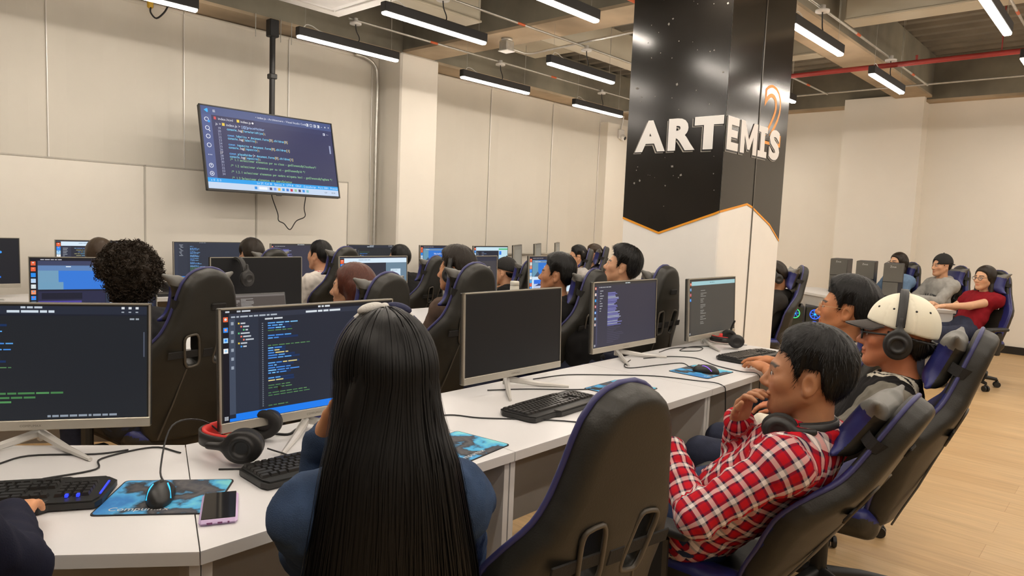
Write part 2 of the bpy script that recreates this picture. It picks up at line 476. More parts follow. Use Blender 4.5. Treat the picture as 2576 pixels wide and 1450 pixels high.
for (xa, xb, ya, yb, za, lab) in BEAMS:
    b = MB(); b.box(((xa + xb) / 2, (ya + yb) / 2, (za + .03 + ZC) / 2), (xb - xa, yb - ya, ZC - za - .03))
    o = struct('ceiling_beam', b, M_CONC, label=lab)
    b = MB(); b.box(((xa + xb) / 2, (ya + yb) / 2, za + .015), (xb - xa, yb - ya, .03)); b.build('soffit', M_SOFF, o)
def thing_mb(name, mb, m, label, cat, group=None):
    return tag(mb.build(name, m), label, cat, group)
# painted box joists
for (c, d, lab) in [((4.42, 5.19, 3.56), (1.16, .20, .32), 'beige steel box joist ending above the second light row'),
                    ((7.0, 4.98, 3.60), (2.35, .20, .34), 'beige steel box joist left of the column behind the lights'),
                    ((8.27, 4.0, 3.62), (.20, 2.1, .30), 'beige steel cross joist partly hidden behind the column'),
                    ((7.08, 0.6, 3.60), (.24, 3.4, .34), 'beige steel box joist crossing the ceiling at upper right'),
                    ((6.5, 5.75, 3.66), (.9, .6, .2), 'pale flat duct box under the deck beside the tan beam')]:
    b = MB(); b.box(c, d, .012); b.box((c[0], c[1], c[2] - d[2] / 2 + .012), (d[0] + .03 * (d[0] < d[1]), d[1] + .03 * (d[1] < d[0]), .02), .004)
    b.box((c[0], c[1], (c[2] + d[2] / 2 + ZC) / 2 - .004), (min(d[0], .1), min(d[1], .1), ZC - c[2] - d[2] / 2 - .01))
    thing_mb('steel_joist', b, M_JOIST, lab, 'joist')
# cassette air conditioner
ac = empty('ceiling_air_conditioner', (3.22, 5.10, 3.22), 0, 'white square ceiling cassette air conditioner at the top edge', 'air conditioner')
b = MB(); b.box((0, 0, .025), (.96, .96, .05), .02); b.build('panel', M_WHITE, ac)
b = MB(); b.box((0, 0, -.004), (.52, .52, .012), .004); b.build('grille', mat('ac_grille', (.72, .70, .66), .5), ac)
for k in range(4):
    b = MB(); b.M = Matrix.Rotation(k * math.pi / 2, 4, 'Z'); b.box((0, .385, -.003), (.66, .10, .014), .005); b.build('louver', M_WHITE, ac)
b = MB(); b.box((0, 0, .2), (.84, .84, .3), .01); b.build('body', M_JOIST, ac)
for sx in (-1, 1):
    for sy in (-1, 1): b = MB(); b.cyl((sx * .36, sy * .36, .34), (sx * .36, sy * .36, .72), .006, seg=6); b.build('hanger_rod', M_STEEL, ac)

# ------------------------------------------------------------------ back wall fittings
def blind(xa, xb, z0, z1, y, label):
    e = empty('roller_blind', ((xa + xb) / 2, y, z0), 0, label, 'blind', 'roller blinds on the back wall')
    w = xb - xa; b = MB(); nx = 8; h = z1 - z0
    vs = [(-w / 2 + w * i / nx, .006 * math.sin(i * 1.7), z) for z in (0, h) for i in range(nx + 1)]
    vs2 = [(x, yy + .004, z) for x, yy, z in vs]
    b.add(vs + vs2, [(i, i + 1, nx + 2 + i, nx + 1 + i) for i in range(nx)] + [(2 * (nx + 1) + i + 1, 2 * (nx + 1) + i, 3 * (nx + 1) + i, 3 * (nx + 1) + i + 1) for i in range(nx)])
    b.build('fabric', M_BLIND, e)
    b = MB(); b.cyl((-w / 2, .02, h + .005), (w / 2, .02, h + .005), .026, seg=12); b.build('roller_tube', M_BLIND, e)
    b = MB(); b.box((0, .002, .012), (w - .004, .018, .028), .005); b.build('bottom_bar', M_TRIM, e)
    b = MB(); b.box((w / 2 + .0035, -.004, h / 2), (.011, .012, h), .003); b.build('gap_light_strip', M_GAPLIGHT, e)  # pale strip imitating the bright line of light between two blinds
    return e
g = .0035
for (xa, xb, lab) in [(.70, 1.82, 'pale roller blind above the whiteboards, leftmost in view'), (1.82, 2.97, 'pale roller blind above the whiteboards, left of the television'), (2.97, 4.09, 'pale roller blind directly behind the television pole'), (4.09, 5.19, 'pale roller blind between television and steel conduit')]:
    blind(xa + g, xb - g, 1.10, 3.335, 7.115, lab)
for (xa, xb, lab) in [(5.92, 7.25, 'pale roller blind right beside the square pier'), (7.25, 8.64, 'pale roller blind in the middle between pier and column'), (8.64, 9.9, 'pale roller blind next to the wall with the security camera')]:
    blind(xa + g, xb - g, .98, 3.335, 7.115, lab)
for (xa, xb, lab) in [(.15, 1.38, 'glossy white wall board at the far left end'), (1.38, 2.57, 'glossy white wall board left of the television'), (2.57, 3.68, 'glossy white wall board under the left half of the television'), (3.68, 4.82, 'glossy white wall board behind the hanging cable')]:
    e = empty('whiteboard', ((xa + xb) / 2, 7.03, .62), 0, lab, 'whiteboard', 'whiteboards on the back wall'); w = xb - xa
    b = MB(); b.box((0, 0, .61), (w - .012, .016, 1.22), .003); b.build('board', M_WBOARD, e)
    for s in (-1, 1):
        b = MB(); b.box((s * (w / 2 - .004), 0, .61), (.008, .03, 1.24)); b.build('side_trim', M_TRIM, e)
    b = MB(); b.box((0, 0, 1.228), (w, .03, .012)); b.build('top_trim', M_TRIM, e)
    for s in (-1, 1):
        b = MB(); b.box((s * w * .3, .063, .2), (.06, .11, .06)); b.build('bracket', M_TRIM, e)
b = MB(); b.tube([(4.9, 7.05, 3.33), (5.05, 7.05, 3.32), (5.17, 7.05, 3.26), (5.22, 7.05, 3.10), (5.22, 7.05, 2.4), (5.22, 7.05, .02)], .021, 10, n=5)
thing_mb('wall_conduit', b, M_STEEL, 'shiny steel conduit running down the back wall beside the pier', 'conduit')
# security camera
e = empty('security_camera', (10.27, 6.93, 3.0), 0, 'small white dome security camera on the wall end', 'camera')
b = MB(); b.box((0, 0, .05), (.16, .05, .16), .012); b.build('base', M_WHITE, e)
b = MB(); b.sphere((0, -.045, -.01), .055); b.build('housing', M_WHITE, e)
b = MB(); b.sphere((0, -.07, -.02), .036); b.build('lens_dome', M_BLACK, e)
b = MB(); b.tube([(0, .0, .13), (.01, 0, .2), (.04, .0, .26), (.05, .0, .36)], .012, 8, n=4); b.build('cable', M_WHITE, e)

# ------------------------------------------------------------------ television
TVG = (3.60, 6.52, 2.035)
tv = empty('television', TVG, 0, 'large television hung from a ceiling pole showing code in an editor', 'television')
tv.rotation_euler = (-.235, 0, 0)          # top leans towards the room; screen faces -y
TWI, THE = 1.42, .815
b = MB(); b.box((0, .02, 0), (TWI, .035, THE), .006); b.box((0, .055, -.05), (TWI * .7, .05, THE * .6), .02); b.build('body', M_BLACK, tv)
b = MB()
for sx in (-1, 1): b.box((sx * (TWI / 2 - .006), 0, 0), (.012, .012, THE))
for sz in (-1, 1): b.box((0, 0, sz * (THE / 2 - .006)), (TWI, .012, .012))
b.build('bezel', M_BLACK, tv)
b = MB(); b.box((0, -.004, -THE / 2 - .008), (.06, .014, .016), .003); b.build('sensor', M_BLACK, tv)
pole = empty('ceiling_pole', (3.67, 6.70, 3.40), 0, 'black ceiling pole carrying the television', 'pole')
b = MB(); b.cyl((0, 0, -.03), (0, 0, -1.35), .028, seg=14); b.build('tube', M_BLACK, pole)
b = MB(); b.box((0, .0, -.11), (.10, .09, .17), .008); b.build('mount', M_BLACK, pole)
b = MB(); b.box((0, 0, -.58), (.075, .075, .05), .006); b.build('collar', M_BLACK, pole)
b = MB(); b.box((-.03, -.06, -1.36), (.5, .03, .05)); b.box((-.03, -.05, -1.36), (.30, .05, .30), .005); b.build('bracket', M_BLACK, pole)
for dx in (-.17, .10, .22):
    b = MB(); b.cyl((dx, .02, 0), (dx, .02, -.22), .005, seg=6); b.build('threaded_rod', M_STEEL, pole)
b = MB(); b.tube([(3.62, 6.60, 1.66), (3.63, 6.60, 1.60), (3.69, 6.60, 1.45), (3.70, 6.6, 1.38), (3.76, 6.6, 1.35), (3.83, 6.60, 1.29), (3.90, 6.6, 1.38), (4.0, 6.6, 1.43), (3.99, 6.60, 1.52), (4.01, 6.60, 1.66)], .0055, 6, n=5)
_tm = Matrix.Translation(TVG) @ Matrix.Rotation(-.235, 4, 'X')
o = b.build('power_cable', M_BLACK, tv); o.matrix_parent_inverse = _tm.inverted()
def srect(mb, x, y, w, h, col, place, z=0):
    mb.col = col; mb.add([place(x, y, z), place(x + w, y, z), place(x + w, y + h, z), place(x, y + h, z)], [(3, 2, 1, 0)])
def sdisc(mb, x, y, r, col, place, z=0, n=12):
    mb.col = col; mb.add([place(x + r * math.cos(2 * math.pi * i / n), y - r * math.sin(2 * math.pi * i / n), z) for i in range(n)], [tuple(range(n))])
def tv_screen():
    b = MB(); SW, SH = TWI - .03, TWI * .5625 - .014
    def pl(x, y, z=0): return ((x / 1920 - .5) * SW, -.0015 - z * .0003, (.5 - y / 1080) * SH + .003)
    R = lambda x, y, w, h, c, z=0: srect(b, x, y, w, h, lin(c), pl, z)
    R(0, 0, 1920, 1080, (42, 46, 96))
    for i in range(18): R(0, 60 * i, 1920, 60, (44 - i // 3, 48 - i // 4, 92 - i // 2), .2)
    R(0, 0, 1920, 110, (66, 82, 132), 1); R(0, 110, 130, 830, (74, 88, 140), 1)
    R(130, 110, 1790, 70, (46, 52, 96), 1); R(130, 110, 300, 70, (38, 42, 82), 2); R(430, 110, 290, 70, (34, 38, 82), 2)
    R(0, 940, 1920, 55, (16, 158, 236), 3); R(0, 995, 1920, 85, (196, 214, 238), 3)
    R(1850, 330, 26, 120, (150, 158, 190), 2)
    def T(s, x, y, size, c, mono=None, z=4, off=0.): b.col = lin(c); return put_text(b, s, x, y, size, lambda u, v: pl(u, 2 * y - v, z), mono, off)
    T('\u2261', 150, 80, 70, (225, 230, 240)); T('index.html', 215, 165, 46, (215, 218, 235)); T('index.js', 520, 165, 46, (235, 238, 245))
    R(160, 128, 30, 38, (206, 70, 78), 4); R(468, 128, 36, 38, (232, 200, 66), 4); sdisc(b, 690, 150, 14, lin(240, 240, 245), pl, 4)
    T('\u2022 index.js - Architecture - Visual Studio Code', 740, 72, 40, (225, 230, 242))
    for i, x in enumerate((1510, 1570, 1630, 1690)):
        R(x, 40, 36, 42, (225, 230, 240), 4); R(x + 6, 46, (10, 24, 12, 8)[i], 30, (66, 82, 132), 5)
    R(1752, 62, 18, 5, (225, 230, 240), 4); R(1810, 50, 18, 18, (225, 230, 240), 4); T('\u00d7', 1862, 76, 52, (225, 230, 240))
    R(1772, 150, 32, 36, (215, 220, 235), 4); R(1778, 156, 8, 24, (46, 52, 96), 5); T('...', 1822, 172, 60, (220, 225, 235))
    x = T('js > ', 175, 236, 48, (220, 225, 240)); R(x, 200, 36, 38, (232, 200, 66), 4); x = T(' index.js > ', x + 40, 236, 48, (220, 225, 240)); T('[@]placeHolder', x, 236, 48, (170, 200, 245))
    Wt, Bl, Yl, Gn, Cy = (226, 230, 240), (104, 178, 240), (232, 214, 120), (142, 196, 146), (126, 214, 250)
    lines = {20: [('console', Cy), ('.log', Wt), ('(', Yl), ('formularioHijos', Cy), (')', Yl), (';', Wt)], 21: [],
             22: [('const ', Bl), ('labelito ', Cy), ('= ', Wt), ('document', Cy), ('.', Wt), ('forms', Cy), ('[', Yl), ('0', Wt), (']', Yl), ('.', Wt), ('children', Cy), ('[', Yl), ('0', Wt), (']', Yl)],
             23: [('console', Cy), ('.log', Wt), ('(', Yl), ('labelito', Cy), (')', Yl), (';', Wt)], 24: [],
             25: [('const ', Bl), ('inputcito ', Cy), ('= ', Wt), ('document', Cy), ('.', Wt), ('forms', Cy), ('[', Yl), ('0', Wt), (']', Yl), ('.', Wt), ('children', Cy), ('[', Yl), ('1', Wt), (']', Yl)],
             26: [('console', Cy), ('.log', Wt), ('(', Yl), ('inputcito', Cy), (')', Yl), (';', Wt)], 27: [],
             28: [('const ', Bl), ('placeHolder ', Cy), ('= ', Wt), ('document', Cy), ('.', Wt), ('forms', Cy), ('[', Yl), ('0', Wt), (']', Yl), ('.', Wt), ('children', Cy), ('[', Yl), ('1', Wt), (']', Yl)],
             29: [('console', Cy), ('.log', Wt), ('(', Yl), ('inputcito', Cy), (')', Yl), (';', Wt)],
             30: [('/* 1.1 seleccionar elementos por su clase - getElementsByClassName*/', Gn)], 31: [],
             32: [('/* 1.2 seleccionar elementos por su id - getElementById */', Gn)], 33: [],
             34: [('/* 1.2.1 seleccionar elementos por nombre etiqueta html - getElementsByTagName */', Gn)], 35: [],
             36: [('/* 1.3 Seleccionar elementos con querySelector', Gn)]}
    for i, (nn, ps) in enumerate(sorted(lines.items())):
        y = 290 + i * 40.4
        if i < 16: T(str(nn - 1), 195, y + (0 if i else 0), 42, (240, 240, 245) if nn == 28 else (176, 184, 214), .52)
        x = 320
        for s, c in ps: x = T(s, x, y, 44, c, .427, 4, .012)
    R(320 + 17.5 * 18.8, 578, 4, 44, (240, 240, 245), 5)
    # activity bar icons and task bar
    for y in (175, 290, 400, 515, 780, 885):
        sdisc(b, 64, y, 30, lin(225, 230, 242), pl, 4); sdisc(b, 64, y, 22, lin(74, 88, 140), pl, 5)
    b.col = lin(225, 230, 242); b.add([pl(84, 310, 4), pl(100, 330, 4), pl(94, 338, 4), pl(78, 318, 4)], [(3, 2, 1, 0)])
    for k in (-20, 0, 20): sdisc(b, 64 + k, 640, 6, lin(225, 230, 242), pl, 4)
    sdisc(b, 64, 775, 9, lin(225, 230, 242), pl, 6); sdisc(b, 64, 885, 10, lin(225, 230, 242), pl, 6); sdisc(b, 92, 200, 17, lin(40, 160, 235), pl, 6)
    b.col = lin(60, 180, 245); b.add([pl(40, 55, 4), pl(80, 28, 4), pl(92, 36, 4), pl(92, 76, 4), pl(80, 84, 4)], [(4, 3, 2, 1, 0)])
    T('x 0  \u0394 0', 40, 982, 38, (200, 235, 255)); T('Ln 27, Col 18   Spaces: 4   UTF-8   CRLF   {} JavaScript   Port: 5501   Prettier', 660, 982, 38, (214, 240, 255))
    for i, c in enumerate([(40, 140, 220), (240, 244, 250), (70, 70, 110), (120, 150, 230), (240, 190, 60), (40, 150, 220), (50, 120, 210), (200, 40, 70), (150, 190, 150), (60, 60, 90), (30, 140, 230), (110, 190, 200)]):
        R(620 + i * 62 + (90 if i > 1 else 0), 1018, 36 if i != 1 else 120, 36, c, 5)
    T('ESP', 1690, 1046, 26, (60, 70, 90)); T('10:24', 1800, 1046, 30, (60, 70, 90))
    return b
tv_screen().build('screen', screen_mat(), tv, True)

# ------------------------------------------------------------------ wrapped column
CX0, CX1, CY0, CY1 = 4.30, 5.31, 2.104, 2.845
colm = MB(); colm.box(((CX0 + CX1) / 2, (CY0 + CY1) / 2, ZC / 2), (CX1 - CX0, CY1 - CY0, ZC), .008)
colo = struct('column', colm, mat('column_paint', (.92, .90, .85), .6, var=.01), label='square column wrapped black above with lettering and white below')
M_WRAP = mat('black_vinyl_wrap', (.016, .014, .012), .16, var=.25, scale=2, bump=.06, bscale=5, spec=.6)
def wrap_l(y, z, d): return (CX0 - d, y, z)
def wrap_r(x, z, d): return (x, CY0 - d, z)
LB = [(2.845, 1.514), (2.544, 1.417), (2.138, 1.558), (2.104, 1.572)]
RB = [(4.30, 1.572), (4.703, 1.640), (4.784, 1.624), (5.116, 1.507), (5.31, 1.392)]
b = MB()
def sheet(mb, low, f, top, d, up=None):
    for (a, za), (c, zc) in zip(low[:-1], low[1:]):
        t0, t1 = (top, top) if up is None else (za + up, zc + up)
        q = [f(a, za, d), f(c, zc, d), f(c, t1, d), f(a, t0, d)]; mb.quad(*q)
sheet(b, LB, wrap_l, ZC, .002); sheet(b, [(2.104 - 0, 0)], wrap_l, ZC, .002)
sheet(b, [(4.298, 1.572)] + RB[1:], wrap_r, ZC, .002)
b.build('black_wrap', M_WRAP, colo)
b = MB(); sheet(b, LB, wrap_l, 0, .0035, .015); sheet(b, [(4.2965, 1.572)] + RB[1:], wrap_r, 0, .0035, .015); b.build('orange_line', mat('orange_print', lin(240, 160, 40), .4, var=.02), colo)
b = MB(); b.box((4.80, CY0 - .004, ZC / 2), (.010, .008, ZC), .003); b.build('panel_joint', mat('joint_strip', (.16, .15, .13), .3), colo)
M_LET = mat('white_print', (.82, .80, .77), .4, var=.01); M_LETD = mat('dark_print', (.012, .011, .010), .35); M_LETG = mat('grey_print', (.42, .39, .34), .45)
M_LETO = mat('orange_outline_print', lin(244, 156, 40), .4)
BLOCK = {'E': [(0, 0), (1, 0), (1, .24), (.36, .24), (.36, .39), (.9, .39), (.9, .61), (.36, .61), (.36, .76), (1, .76), (1, 1), (0, 1)],
         'M': [(0, 0), (.24, 0), (.24, .56), (.43, .14), (.57, .14), (.76, .56), (.76, 0), (1, 0), (1, 1), (.77, 1), (.5, .44), (.23, 1), (0, 1)],
         'I': [(0, 0), (1, 0), (1, .2), (.73, .2), (.73, .8), (1, .8), (1, 1), (0, 1), (0, .8), (.27, .8), (.27, .2), (0, .2)],
         'T': [(.33, 0), (.67, 0), (.67, .74), (1, .74), (1, 1), (0, 1), (0, .74), (.33, .74)]}
def fit_letter(ch, f, a0, a1, z0, z1, d, m, off, dx=0, dz=0, name='letter'):
    vs, fs, w = (BLOCK[ch], [tuple(range(len(BLOCK[ch])))], 1) if ch in BLOCK else glyph(ch, off)
    if ch in BLOCK and off != .048: cxx = (a0 + a1) / 2; a0, a1 = cxx + (a0 - cxx) * 1.05, cxx + (a1 - cxx) * 1.05; z0 -= .004; z1 += .003
    xs_ = 0; xs = [v[0] for v in vs]; ys = [v[1] for v in vs]
    lo, hi, yl, yh = min(xs), max(xs), min(ys), max(ys)
    mb = MB(); mb.add([f(a0 + (x - lo) / (hi - lo) * (a1 - a0) + dx, z0 + (y - yl) / (yh - yl) * (z1 - z0) + dz, d) for x, y in vs], fs)
    return mb.build(name, m, colo)
LZ0, LZ1 = 1.985, 2.20
for (ch, f, a0, a1, sgn) in [('A', wrap_l, 2.772, 2.532, -1), ('R', wrap_l, 2.512, 2.308, -1), ('T', wrap_l, 2.318, 2.112, -1), ('E', wrap_r, 4.322, 4.490, 1), ('M', wrap_r, 4.522, 4.785, 1), ('I', wrap_r, 4.80, 4.955, 1), ('S', wrap_r, 4.995, 5.180, 1)]:
    sh = (.010 * (-sgn if f is wrap_l else -1)) * (-1 if f is wrap_l else 1)
    ddx = .012 if f is wrap_l else -.012
    fit_letter(ch, f, a0, a1, LZ0 - .012, LZ1 - .012, .0050, M_LETG, .056, ddx, 0, 'letter_outline')
    fit_letter(ch, f, a0, a1, LZ0 - .008, LZ1 - .008, .0058, M_LETD, .049, ddx * .6, 0, 'letter_shadow')
    fit_letter(ch, f, a0, a1, LZ0, LZ1, .0066, M_LET, .048)
fit_letter('2', wrap_r, 4.865, 5.195, 2.085, 2.505, .0030, M_LETO, .03, name='digit_outline')
fit_letter('2', wrap_r, 4.888, 5.172, 2.105, 2.485, .0038, M_WRAP, -.012, name='digit_fill')
b = MB(); r2 = random.Random(5)
for _ in range(70):
    y, z, s = r2.uniform(2.13, 2.82), r2.uniform(1.5, 3.3), r2.choice((.004, .006, .006, .009, .013))
    if LZ0 - .03 < z < LZ1 + .03: continue
    if z < 1.62 and 2.3 < y < 2.8 and z < 1.47: continue
    a = r2.uniform(0, 6); q = [(math.cos(a + t) * s * r2.uniform(.5, 1), math.sin(a + t) * s * r2.uniform(.5, 1)) for t in (0, 1.5, 3.0, 4.6)]
    if z < 1.60: continue
    b.add([wrap_l(y + p, z + w, .0045) for p, w in q], [(0, 1, 2, 3)])
b.build('printed_specks', mat('speck_print', (.22, .205, .18), .5), colo)['kind'] = 'stuff'

# ------------------------------------------------------------------ lights, conduits, pipes
M_LAMPBODY = mat('lamp_black', (.02, .019, .019), .55)
M_GLOW = mat('lamp_diffuser', (.9, .9, .9), .5, emit=LAMP_COLOR, estr=LAMP_STRENGTH)
ROWS = [5.71, 4.49, 3.29, 2.14, .95, -.25, -1.45, -2.65]
LX = [-.6, 1.38, 3.36, 5.34, 7.34, 9.30]
def make_lamp():
    e = empty('linear_light', (0, 0, 3.0)); Ln = 1.11
    b = MB(); b.box((Ln / 2, 0, .053), (Ln, .062, .075), .004); b.build('housing', M_LAMPBODY, e)
    b = MB(); pr = [(-.027, .016), (-.027, .004), (-.018, -.004), (.018, -.004), (.027, .004), (.027, .016)]
    n = len(pr); b.add([(.012, y, z) for y, z in pr] + [(Ln - .012, y, z) for y, z in pr], [(i, n + i, n + (i + 1) % n, (i + 1) % n) for i in range(n)] + [tuple(range(n)), tuple(range(n, 2 * n))[::-1]])
    b.build('diffuser', M_GLOW, e)
    for x in (.08, Ln - .08):
        b = MB(); b.cyl((x, 0, .09), (x, 0, .94), .0015, seg=4); b.build('suspension_wire', M_STEEL, e)
    b = MB(); b.lathe([(.005, .245), (.055, .245), (.055, .262), (.022, .267), (.022, .30), (.005, .30)], (Ln / 2 + .05, 0, 0), 16); b.build('canopy', M_WHITE, e)
    b = MB(); b.tube([(Ln / 2 + .05, 0, .25), (Ln / 2 + .06, 0, .19), (Ln / 2 + .10, .01, .14), (Ln / 2 + .09, 0, .10), (Ln / 2 + .04, 0, .085)], .0055, 6, n=4); b.build('cord', M_BLACK, e)
    b = MB(); b.tube([(.06, 0, .09), (.09, 0, .125), (.15, 0, .125), (.22, 0, .1), (.30, 0, .092)], .004, 5, n=3); b.build('end_wire', M_WHITE, e)
    return e
lamp0 = make_lamp(); first = True
WHERE = {5.71: 'row nearest the blinds', 4.49: 'second row from the blinds', 3.29: 'third row from the blinds', 2.14: 'row right of the column', .95: 'fifth row'}
XW = {-.6: 'outermost left lamp', 1.38: 'lamp left of the television pole', 3.36: 'lamp right of the television pole', 5.34: 'lamp before the last', 7.34: 'last lamp in view at the far end', 9.30: 'unseen extra lamp added to brighten the side wall'}
for Yr in ROWS:
    for xl in LX:
        if xl > 9 and Yr in (3.29, 2.14): continue  # right-end lamps are unseen, added to brighten the side wall
        o = lamp0 if first else copy_tree(lamp0); first = False
        o.location = (xl, Yr, 3.0)
        tag(o, 'linear pendant lamp, %s, %s' % (WHERE.get(Yr, {-.25: 'sixth row', -1.45: 'seventh row', -2.65: 'eighth row'}.get(Yr, '') + ' behind the viewer'), XW[xl]), 'lamp', 'linear pendant lamps in rows')
for i, Yr in enumerate(ROWS[:5]):
    e = empty('ceiling_conduit', (X0, Yr + .02, 3.29), 0, 'thin steel conduit with orange bands above the %s of lamps' % WHERE[Yr].split(',')[0], 'conduit')
    xa, xb = (3.9 if i == 0 else 2.0), 9.6
    b = MB(); b.cyl((xa - X0, 0, 0), (xb - X0, 0, 0), .011, seg=8)
    b.build('pipe', M_STEEL, e)
    for x in (4.95, 6.93, 8.9):
        b = MB(); b.cyl((x - X0 - .05, 0, 0), (x - X0 + .05, 0, 0), .0125, seg=8); b.build('orange_band', M_ORANGE, e)
    for x in (4.4, 6.4, 8.4):
        b = MB(); b.cyl((x - X0, 0, .01), (x - X0, 0, ZC - 3.29), .003, seg=5); b.build('hanger_rod', M_STEEL, e)
b = MB(); b.cyl((7.92, 3.25, 3.2), (7.92, -4, 3.2), .026, seg=10); b.cyl((7.92, 1.9, 3.2), (7.92, 1.9, 3.27), .012, seg=8); b.cyl((7.92, 1.2, 3.2), (7.92, 1.2, 3.95), .006, seg=6)
thing_mb('sprinkler_pipe', b, M_RED, 'dark red sprinkler pipe under the ceiling right of the column', 'pipe')
b = MB(); b.cyl((9.75, 6.7, 3.33), (9.75, -4, 3.33), .012, seg=8); [b.cyl((9.75, y, 3.33), (9.75, y, 3.95), .004, seg=5) for y in (4.8, 1.2, -1)]
thing_mb('ceiling_conduit', b, M_STEEL, 'thin steel conduit near the far side wall below red pipe', 'conduit')
e = empty('junction_box', (5.56, 5.26, 3.33), 0, 'grey steel junction box with curved conduit under the tan beam', 'junction box')
b = MB(); b.box((0, 0, -.01), (.12, .12, .10), .01); b.build('box', M_STEEL, e)
b = MB(); b.box((0, 0, -.065), (.13, .13, .01), .003); b.build('cover', M_WHITE, e)
b = MB(); b.lathe([(.005, .04), (.06, .04), (.06, .07), (.005, .07)]); b.build('flange', M_STEEL, e)
b = MB(); b.tube([(.05, -.02, -.03), (.22, -.12, -.06), (.30, -.35, -.03), (.25, -.9, -.03), (.22, -1.5, -.03), (.2, -2.4, -.03)], .012, 8, n=5); b.build('curved_conduit', M_STEEL, e)
e = empty('wall_socket', (2.62, 7.02, 3.32), 0, 'yellow plug with short black cord at the blind top', 'plug')
b = MB(); b.box((0, -.02, 0), (.05, .04, .08), .01); b.build('plug', mat('yellow_plastic', (.60, .38, .04), .5), e)
b = MB(); b.tube([(0, -.03, -.03), (.0, -.03, -.08), (.05, -.03, -.12), (.12, -.03, -.05), (.16, -.03, .03)], .008, 6, n=4); b.build('cord', M_BLACK, e)
# ------------------------------------------------------------------ gaming chair
M_LEA = mat('black_leather', (.022, .0205, .016), .45, var=.12, scale=12, bump=.12, bscale=220, spec=.5)
M_BLUE = mat('blue_leather', (.022, .026, .145), .38, var=.15, scale=10, bump=.12, bscale=200)
M_PIPE = mat('indigo_piping', (.045, .045, .15), .45)
M_GREYL = mat('grey_leather', (.16, .155, .14), .5, var=.1, bump=.1, bscale=200)
M_PLAS = mat('black_plastic', (.016, .016, .015), .5, var=.1)
M_RIM = mat('brown_plastic_rim', (.085, .072, .055), .45)
M_STRAP = mat('black_webbing', (.014, .013, .012), .8, bump=.3, bscale=300)
M_CHROME = mat('chrome', (.6, .58, .54), .2, .95)

